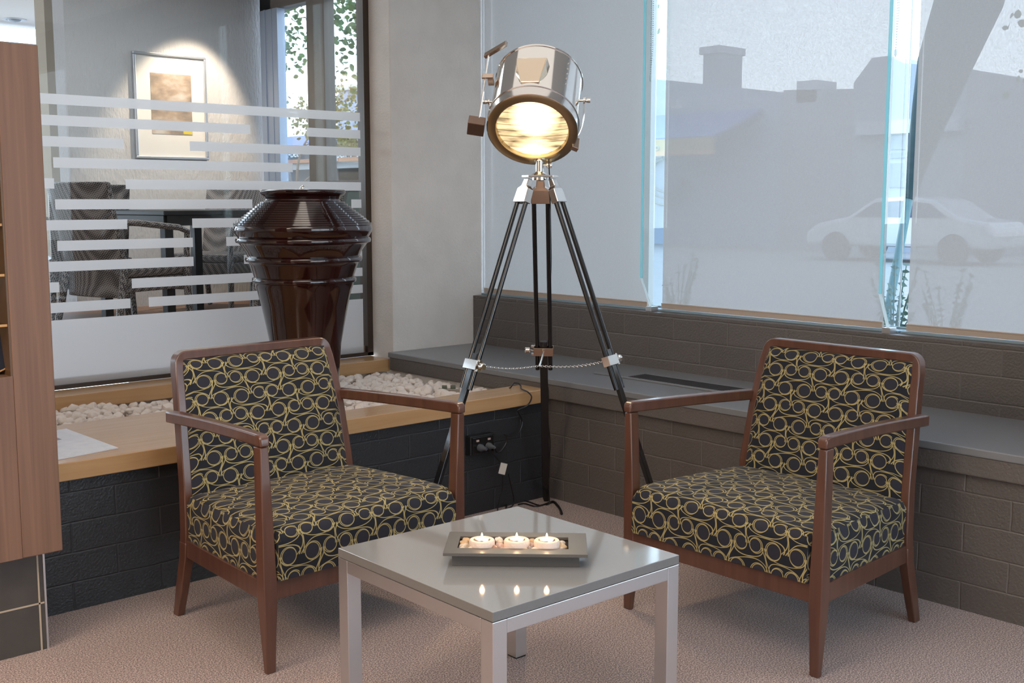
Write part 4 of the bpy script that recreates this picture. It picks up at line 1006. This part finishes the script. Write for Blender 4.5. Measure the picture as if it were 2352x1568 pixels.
for i, f in enumerate(feet):
    d = dirs[i]; s_ = Vector((-d.y, d.x, 0))
    top = HC + d*.058 + Vector((0, 0, zpl-.022)); foot = Vector((f.x, f.y, .004)); ax = (foot-top).normalized(); L_ = (foot-top).length
    nrm = s_.cross(ax).normalized()
    Mf = Matrix((s_, nrm, ax)).transposed()      # local x = across, z = down the leg
    lg = bpy.data.objects.new('leg', None); col.objects.link(lg); lg.parent = lamp; lg.location = (0, 0, 0)
    # nickel shoe
    b = MB(); secs = []
    for (zz, hx, hy) in ((-.012, .016, .010), (.018, .018, .013), (.030, .036, .0145), (.085, .039, .015)):
        secs.append([top+Mf @ Vector(p) for p in ((-hx, -hy, zz), (hx, -hy, zz), (hx, hy, zz), (-hx, hy, zz))])
    b.loft(secs); LW(b, 'shoe', M_nick if i else M_nickw, lg, bev=.003)
    # distances along the leg at which the clamp sits: from its height in the picture
    def along(py):
        best = None
        for k in range(0, 1001):
            p = top+ax*L_*k/1000; r_ = p-CAM; yy = 784-FPX*(r_.dot(UP))/(r_.dot(FW))
            if best is None or abs(yy-py) < best[0]: best = (abs(yy-py), L_*k/1000)
        return best[1]
    ac_, ae = along(clampy[i]), along(rodend[i])
    for sx in (-1, 1):
        b = MB(); b.tube([top+Mf @ Vector((sx*.0275, 0, .08)), top+Mf @ Vector((sx*.0275, 0, ae))], .0095, 14); LW(b, 'rod', M_black, lg, smooth=True)
    b = MB(); sec = []
    for zz, hx in ((ac_-.045, .0165), (L_-.02, .0165), (L_, .010)): sec.append([top+Mf @ Vector(p) for p in ((-hx, -.008, zz), (hx, -.008, zz), (hx, .008, zz), (-hx, .008, zz))])
    b.loft(sec); LW(b, 'extension_leg', M_black, lg, bev=.002)
    # clamp band
    b = MB()
    hx, hy = .0395, .0125
    ring = [(-hx, -hy), (hx, -hy), (hx, hy), (-hx, hy)]; t_ = .0025
    ring2 = [(-hx-t_, -hy-t_), (hx+t_, -hy-t_), (hx+t_, hy+t_), (-hx-t_, hy+t_)]
    for k in range(4):
        a, c = ring2[k], ring2[(k+1) % 4]; ai, ci = ring[k], ring[(k+1) % 4]
        b.hexa([top+Mf @ Vector((*p, ac_-.019)) for p in (a, c, ci, ai)], [top+Mf @ Vector((*p, ac_+.019)) for p in (a, c, ci, ai)])
    LW(b, 'clamp_band', M_nick if i else M_nickw, lg, bev=.002)
    sgn = 1 if i == 0 else (-1 if i == 1 else 1)
    inw = -1 if RT.dot(s_) > 0 else 1
    side = (-1 if i == 0 else 1)        # knobs: rear leg to the left of the picture, others to the right
    sx = side if RT.dot(s_) > 0 else -side
    kc = top+Mf @ Vector((sx*(hx+.030), -.004, ac_))
    b = MB(); b.tube([top+Mf @ Vector((sx*hx, -.004, ac_)), kc], .003, 8); Mk = (Mf @ Vector((sx, 0, 0))).to_track_quat('Z', 'Y').to_matrix(); b.lathe([(.005, -.014), (.0125, -.010), (.0135, .006), (.010, .010)], kc, 12, Mk)
    b.obox(top+Mf @ Vector((sx*(hx+.006), -.004, ac_-.018)), (.007, .006, .004), Mf); b.obox(top+Mf @ Vector((sx*(hx+.006), -.004, ac_+.018)), (.007, .006, .004), Mf); LW(b, 'wing_screw', M_chrome, lg, smooth=True)
    feet[i] = (top, ax, ac_, Mf)
# spreader chains meet at the middle
mid = HC + Vector((0, 0, zpx(840)+.0)) - FW*.02
for i in range(3):
    top, ax, ac_, Mf = feet[i]; a = top+ax*ac_ + (mid-(top+ax*ac_)).normalized()*.018
    n = int((mid-a).length/.0085); b = MB()
    for k in range(n):
        f = (k+.5)/n; p = a.lerp(mid, f)-Vector((0, 0, .02*math.sin(math.pi*f)*(.6 if i else .2))); dr = (mid-a).normalized(); up = Vector((0, 0, 1)); sd = dr.cross(up).normalized(); u2 = (up if k % 2 else sd)
        b.tube([p+dr*.0062*math.cos(t)+u2*.0038*math.sin(t) for t in [2*math.pi*j/8 for j in range(8)]], .0011, 4, closed=True)
    LW(b, 'spreader_chain', M_chrome)
# lamp head -------------------------------------------------------
HCc = None
def headpt(px, py, dist): d = (FW*FPX+RT*(px-1176)+UP*(784-py)).normalized(); return CAM+d*dist
dist0 = (Vector((HC.x, HC.y, 1.65))-CAM).length
fwd = Vector((HC.x, HC.y, 0)).normalized()
pit = R(-44.5); yawo = R(7)
tocam = -fwd
fd = (tocam*math.cos(pit) + Vector((0, 0, math.sin(pit))))
side_ = RT.copy()
fd = (fd - side_*math.sin(yawo)*.75).normalized()       # optical axis, out of the lens
Rh = .172; Lh = .300
pv = headpt(1231, 240, dist0+.01)                        # drum centre
ux_ = fd.cross(Vector((0, 0, 1))).normalized(); ux_ = ux_ if ux_.dot(RT) > 0 else -ux_
uy_ = fd.cross(ux_).normalized(); uy_ = uy_ if uy_.z > 0 else -uy_
MH = Matrix((ux_, uy_, fd)).transposed()                 # local z = out of lens, x = right, y = up
def H(p): return pv+MH @ Vector(p)
head = bpy.data.objects.new('lamp_head', None); col.objects.link(head); head.parent = lamp
b = MB(); h2 = Lh/2
b.lathe([(Rh-.006, h2-.03), (Rh-.006, -h2+.004), (.001, -h2+.004)], pv, 72, MH, cap=False)
b.lathe([(.001, -h2), (Rh-.012, -h2), (Rh-.006, -h2-.002), (Rh, -h2+.004), (Rh, -h2+.012), (Rh-.003, -h2+.014), (Rh-.003, h2-.05)], pv, 72, MH, cap=False); LW(b, 'drum', M_chrome, head, smooth=True)
b = MB(); b.lathe([(Rh-.003, h2-.052), (Rh+.003, h2-.050), (Rh+.003, h2-.046), (Rh, h2-.044), (Rh, h2-.006), (Rh+.001, h2), (Rh-.004, h2+.0025)], pv, 72, MH, cap=False); LW(b, 'rim_band', M_nick, head, smooth=True)
b = MB(); b.lathe([(Rh-.001, h2+.001), (Rh-.004, h2+.003), (Rh-.0335, h2+.003), (Rh-.037, h2-.004), (Rh-.037, h2-.03)], pv, 72, MH, cap=False); LW(b, 'front_ring', mat('ring_nickel', (.50, .40, .26), .28, metal=1), head, smooth=True)
def lensmat():
    m = bpy.data.materials.new('lit_lens'); m.use_nodes = True; nt = m.node_tree; nt.nodes.clear(); L = nt.links.new
    o = nt.nodes.new('ShaderNodeOutputMaterial'); e = nt.nodes.new('ShaderNodeEmission'); gl = nt.nodes.new('ShaderNodeBsdfGlossy'); gl.inputs['Roughness'].default_value = .1; ms = nt.nodes.new('ShaderNodeMixShader'); ms.inputs[0].default_value = .08
    uv = nt.nodes.new('ShaderNodeUVMap'); uv.uv_map = 'UVMap'; s = nt.nodes.new('ShaderNodeSeparateXYZ'); L(uv.outputs[0], s.inputs[0])
    mp = nt.nodes.new('ShaderNodeMapping'); mp.inputs['Scale'].default_value = (9, 34, 1); L(uv.outputs[0], mp.inputs[0])
    n = nt.nodes.new('ShaderNodeTexNoise'); n.inputs['Scale'].default_value = 1; n.inputs['Detail'].default_value = 3; L(mp.outputs[0], n.inputs[0])
    wv = nt.nodes.new('ShaderNodeMath'); wv.operation = 'SINE'; mu = nt.nodes.new('ShaderNodeMath'); mu.operation = 'MULTIPLY'; mu.inputs[1].default_value = 2*math.pi/.028; L(s.outputs[1], mu.inputs[0]); L(mu.outputs[0], wv.inputs[0])
    gr = nt.nodes.new('ShaderNodeVectorMath'); gr.operation = 'DISTANCE'; gr.inputs[1].default_value = (.012, .055, 0); L(uv.outputs[0], gr.inputs[0])
    hot = nt.nodes.new('ShaderNodeMapRange'); hot.inputs['From Min'].default_value = .03; hot.inputs['From Max'].default_value = .10; hot.inputs['To Min'].default_value = 4; hot.inputs['To Max'].default_value = .0; L(gr.outputs['Value'], hot.inputs[0])
    gr2 = nt.nodes.new('ShaderNodeVectorMath'); gr2.operation = 'DISTANCE'; gr2.inputs[1].default_value = (-.005, -.115, 0); L(uv.outputs[0], gr2.inputs[0])
    hot2 = nt.nodes.new('ShaderNodeMapRange'); hot2.inputs['From Min'].default_value = .0; hot2.inputs['From Max'].default_value = .09; hot2.inputs['To Min'].default_value = 3; hot2.inputs['To Max'].default_value = .0; L(gr2.outputs['Value'], hot2.inputs[0])
    r = nt.nodes.new('ShaderNodeMapRange'); r.inputs['From Min'].default_value = .34; r.inputs['From Max'].default_value = .62; r.inputs['To Min'].default_value = .45; r.inputs['To Max'].default_value = 1.7; L(n.outputs[0], r.inputs[0])
    st = nt.nodes.new('ShaderNodeMapRange'); st.inputs['From Min'].default_value = -1; st.inputs['From Max'].default_value = -.75; st.inputs['To Min'].default_value = .35; st.inputs['To Max'].default_value = 1; L(wv.outputs[0], st.inputs[0])
    a = nt.nodes.new('ShaderNodeMath'); a.operation = 'MULTIPLY'; L(r.outputs[0], a.inputs[0]); L(st.outputs[0], a.inputs[1])
    a2 = nt.nodes.new('ShaderNodeMath'); a2.operation = 'ADD'; L(a.outputs[0], a2.inputs[0]); L(hot.outputs[0], a2.inputs[1])
    a3 = nt.nodes.new('ShaderNodeMath'); a3.operation = 'ADD'; L(a2.outputs[0], a3.inputs[0]); L(hot2.outputs[0], a3.inputs[1])
    e.inputs[0].default_value = (1, .72, .38, 1); L(a3.outputs[0], e.inputs[1]); L(e.outputs[0], ms.inputs[1]); L(gl.outputs[0], ms.inputs[2]); L(ms.outputs[0], o.inputs[0]); return m
b = MB(); rl = Rh-.037; n, m_ = 64, 20; G = [[b.bm.verts.new((rl*j/m_*math.cos(2*math.pi*i/n), rl*j/m_*math.sin(2*math.pi*i/n), h2-.016+.012*(1-(j/m_)**2))) for i in range(n)] for j in range(1, m_+1)]
c0 = b.bm.verts.new((0, 0, h2-.004))
for i in range(n): b.bm.faces.new((c0, G[0][i], G[0][(i+1) % n]))
for j in range(m_-1):
    for i in range(n): b.bm.faces.new((G[j][i], G[j+1][i], G[j+1][(i+1) % n], G[j][(i+1) % n]))
me_uv = [(v.co.x, v.co.y) for v in b.bm.verts]
for v in b.bm.verts: v.co = pv+MH @ v.co
o = LW(b, 'lens', lensmat(), head, smooth=True); ul = o.data.uv_layers.new(name='UVMap')
for lp in o.data.loops: ul.data[lp.index].uv = me_uv[lp.vertex_index]
light('lamp_beam', 'SPOT', H((0, 0, h2+.03)), 30, (1, .78, .5), .08, target=H((0, 0, 2)), spot=110, blend=.7)
# vent hood on top of the drum
b = MB(); y_ = Rh-.004
lo = [H((-.060, y_-.012, -.022)), H((.060, y_-.012, -.022)), H((.036, y_-.006, .080)), H((-.036, y_-.006, .080))]
hi = [H((-.060, y_+.026, -.022)), H((.060, y_+.026, -.022)), H((.036, y_+.006, .080)), H((-.036, y_+.006, .080))]
b.hexa([H((-.064, y_-.014, -.03)), H((.064, y_-.014, -.03)), H((.060, y_-.01, .02)), H((.036, y_-.006, .080)), H((-.036, y_-.006, .080)), H((-.060, y_-.01, .02))],
       [H((-.058, y_+.030, -.028)), H((.058, y_+.030, -.028)), H((.054, y_+.034, .012)), H((.034, y_+.004, .080)), H((-.034, y_+.004, .080)), H((-.054, y_+.034, .012))]); LW(b, 'vent_hood', mat('hood_nickel', (.72, .60, .46), .14, metal=1), head, bev=.003)
# seam strap on the drum side with rivets
b = MB()
for zc in (-.10, -.07, -.04, -.01, .02): 
    a = R(48); b.ico(H(((Rh-.001)*math.sin(a), (Rh-.001)*math.cos(a), zc)), .003, 1)
LW(b, 'rivets', M_nick, head)
# signal shutter lever on the left
lx = -(Rh+.028)
b = MB(); b.tube([H((lx, .045, h2-.02)), H((lx, .070, -h2+.03)), H((lx, .080, -h2-.05))], .0035, 8)
LW(b, 'lever_rod', M_chrome, head, smooth=True)
b = MB(); b.obox(H((lx-.012, .020, h2-.005)), (.032, .030, .022), MH @ Matrix.Rotation(R(-12), 3, 'Z')); LW(b, 'lever_box', mat('box_brown', (.20, .13, .10), .3, metal=.8), head, bev=.003)
b = MB(); b.obox(H((lx+.010, .072, -.085)), (.022, .004, .012), MH); b.obox(H((lx+.020, .050, -.085)), (.012, .02, .006), MH); LW(b, 'lever_bracket', M_nickw, head, bev=.002)
b = MB(); b.obox(H((lx+.030, .100, -h2-.062)), (.055, .007, .012), MH @ Matrix.Rotation(R(32), 3, 'Z')); LW(b, 'sight_plate', M_nickw, head, bev=.002)
b = MB(); b.obox(H((Rh*.90, -Rh*.50, h2-.02)), (.014, .010, .030), MH @ Matrix.Rotation(R(-30), 3, 'Z')); LW(b, 'latch', M_nickw, head, bev=.002)
# yoke: flat bar from pivot to pivot below the drum
zc_ = -.02; PvR, PvL = H((Rh+.012, .0, zc_)), H((-Rh-.012, .0, zc_)); low = HC+Vector((0, 0, zpl+.074))
ctr = (PvR+PvL)/2; dn = (low-ctr); b = MB(); pts = []
axr = (PvR-PvL)/2
for k in range(25):
    a = math.pi*k/24; pts.append(ctr+axr*math.cos(a)+dn*(math.sin(a)**.82 if math.sin(a) > 0 else 0))
b.tube(pts, .0038, 8); LW(b, 'yoke', M_chrome, lamp, smooth=True)
for s, P_ in ((1, PvR), (-1, PvL)):
    b = MB(); Mk = (axr.normalized()*s).to_track_quat('Z', 'Y').to_matrix(); b.lathe([(.005, -.016), (.005, -.002), (.013, -.002), (.013, .004), (.006, .006), (.009, .012), (.009, .024), (.005, .026)], P_, 16, Mk); LW(b, 'pivot_knob', M_chrome, lamp, smooth=True)

# ------------------------------------------------------------ power outlet, plugs and cords
po = thing('power_outlet', 'black double power outlet on the dark block wall', 'socket', (3.155, YL, .31))
b = MB(); b.box((3.085, YL-.034, .268), (3.222, YL, .352)); b.make('housing', M_rub, po, world=True, bev=.004)
b = MB(); b.box((3.095, YL-.038, .275), (3.212, YL-.034, .345)); b.make('faceplate', M_black, po, world=True, bev=.002)
for x in (3.115, 3.180):
    b = MB(); b.box((x, YL-.041, .326), (x+.014, YL-.038, .334)); b.make('switch', mat('rocker_pale', (.55, .42, .38), .4), po, world=True)
M_cord = mat('black_cord', (.010, .010, .011), .35)
plugs = []; pobs = []
for k, x in enumerate((3.132, 3.180)):
    t = thing('power_plug', ['black plug in the left socket of the wall outlet', 'black plug in the right socket of the wall outlet'][k], 'plug', (x, YL-.04, .30), group='plugs in the wall outlet')
    b = MB(); b.lathe([(.016, 0), (.016, .012), (.009, .028), (.006, .045)], (0, 0, 0), 16, Matrix.Rotation(R(90), 3, 'X') ); b.make('plug_body', mat('plug_grey', (.10, .11, .12), .4), t, smooth=True); plugs.append(Vector((x, YL-.085, .30))); pobs.append(t)
def smooth_path(pts, n=8):
    P = [Vector(p) for p in pts]; P = [P[0]]+P+[P[-1]]; out = []
    for i in range(1, len(P)-2):
        for k in range(n):
            t = k/n; a, b_, c, d = P[i-1:i+3]
            out.append(.5*((2*b_)+(-a+c)*t+(2*a-5*b_+4*c-d)*t*t+(-a+3*b_-3*c+d)*t*t*t))
    out.append(P[-2]); return out
def cord(par, pts, r=.0033):
    b = MB(); b.tube(smooth_path(pts), r, 6); return b.make('cord', M_cord, par, smooth=True, world=True)
yw = YL-.03
def yp(px, py, y=yw): return on(1, y, px, py)
c1_ = [plugs[1], yp(1140, 1037), yp(1150, 1036), yp(1162, 1018), yp(1163, 1003), yp(1158, 998), yp(1170, 1001), yp(1190, 994), yp(1199, 975), yp(1198, 962), yp(1190, 945, 3.62), yp(1192, 940, 3.62), yp(1212, 930, 3.60), yp(1221, 912, 3.60), yp(1212, 900, 3.625), on(2, .514, 1198, 893), on(2, .520, 1196, 886), on(2, .530, 1190, 880), on(2, .530, 1180, 880), on(2, .512, 1172, 890), on(2, .470, 1160, 893)]
cord(pobs[1], c1_)
tagp = yp(1155, 1076, 3.60)
cord(pobs[0], [plugs[0], yp(1118, 1028, 3.60), yp(1135, 1045, 3.60), yp(1148, 1060, 3.60)])
at = thing('cord_adapter', 'small inline cord adapter wrapped with a pale printed tag', 'adapter', (tagp.x, tagp.y, .0))
Ma = Matrix.Rotation(R(-18), 3, 'Y'); 
b = MB(); b.obox((0, 0, tagp.z), (.0145, .0015, .0245), Matrix.Rotation(R(-40), 3, 'Z') @ Matrix.Rotation(R(14), 3, 'Y')); b.make('tag', M_tag, at)
b = MB(); b.obox((0.002, .006, tagp.z), (.008, .005, .028), Matrix.Rotation(R(-40), 3, 'Z') @ Matrix.Rotation(R(14), 3, 'Y')); b.make('adapter_body', M_rub, at, bev=.002)
fl = lambda px, py, z=.005: on(2, z, px, py)
cord(at, [yp(1155, 1092, 3.60), yp(1154, 1120, 3.60), yp(1146, 1150, 3.60), on(2, .03, 1143, 1172), fl(1150, 1178)])
cord(at, [yp(1168, 1088, 3.60), yp(1174, 1115, 3.60), yp(1180, 1145, 3.62), on(2, .02, 1178, 1160), fl(1162, 1168), fl(1170, 1152), fl(1190, 1147), fl(1215, 1152), fl(1240, 1160), fl(1262, 1153)])
cord(at, [fl(1190, 1158), fl(1205, 1156), fl(1228, 1162), fl(1250, 1158), fl(1268, 1152)])
cord(at, [fl(1255, 1158), fl(1270, 1152), fl(1280, 1160), fl(1287, 1170), fl(1290, 1180)], r=.006)
# lamp's own flex, hanging from the head down the rear leg
top, ax, ac_, Mf = feet[0]
def rl_(k, dx, dy): return top+Mf @ Vector((dx, dy, k))
b = MB(); sgx = 1 if RT.dot(Mf @ Vector((1, 0, 0))) > 0 else -1
pts = [H((.03, -Rh*.8, -h2+.05)), HC+RT*.034+Vector((0, 0, zpl+.085))-fwd*.0, HC+RT*.040+Vector((0, 0, zpl-.03)), rl_(.14, sgx*.036, -.010), rl_(.35, sgx*.036, -.014), rl_(.55, sgx*.026, -.022), rl_(.72, sgx*.020, -.02), rl_(.82, sgx*.000, -.022), rl_(.95, sgx*.016, -.018), rl_(1.08, sgx*.012, -.018), rl_(1.2, sgx*.020, -.014), rl_(1.32, sgx*.016, -.014), Vector((*fl(1262, 1156).xy, .006))]
b.tube(smooth_path(pts), .0028, 6); LW(b, 'flex', mat('grey_flex', (.035, .03, .025), .3), lamp, smooth=True)
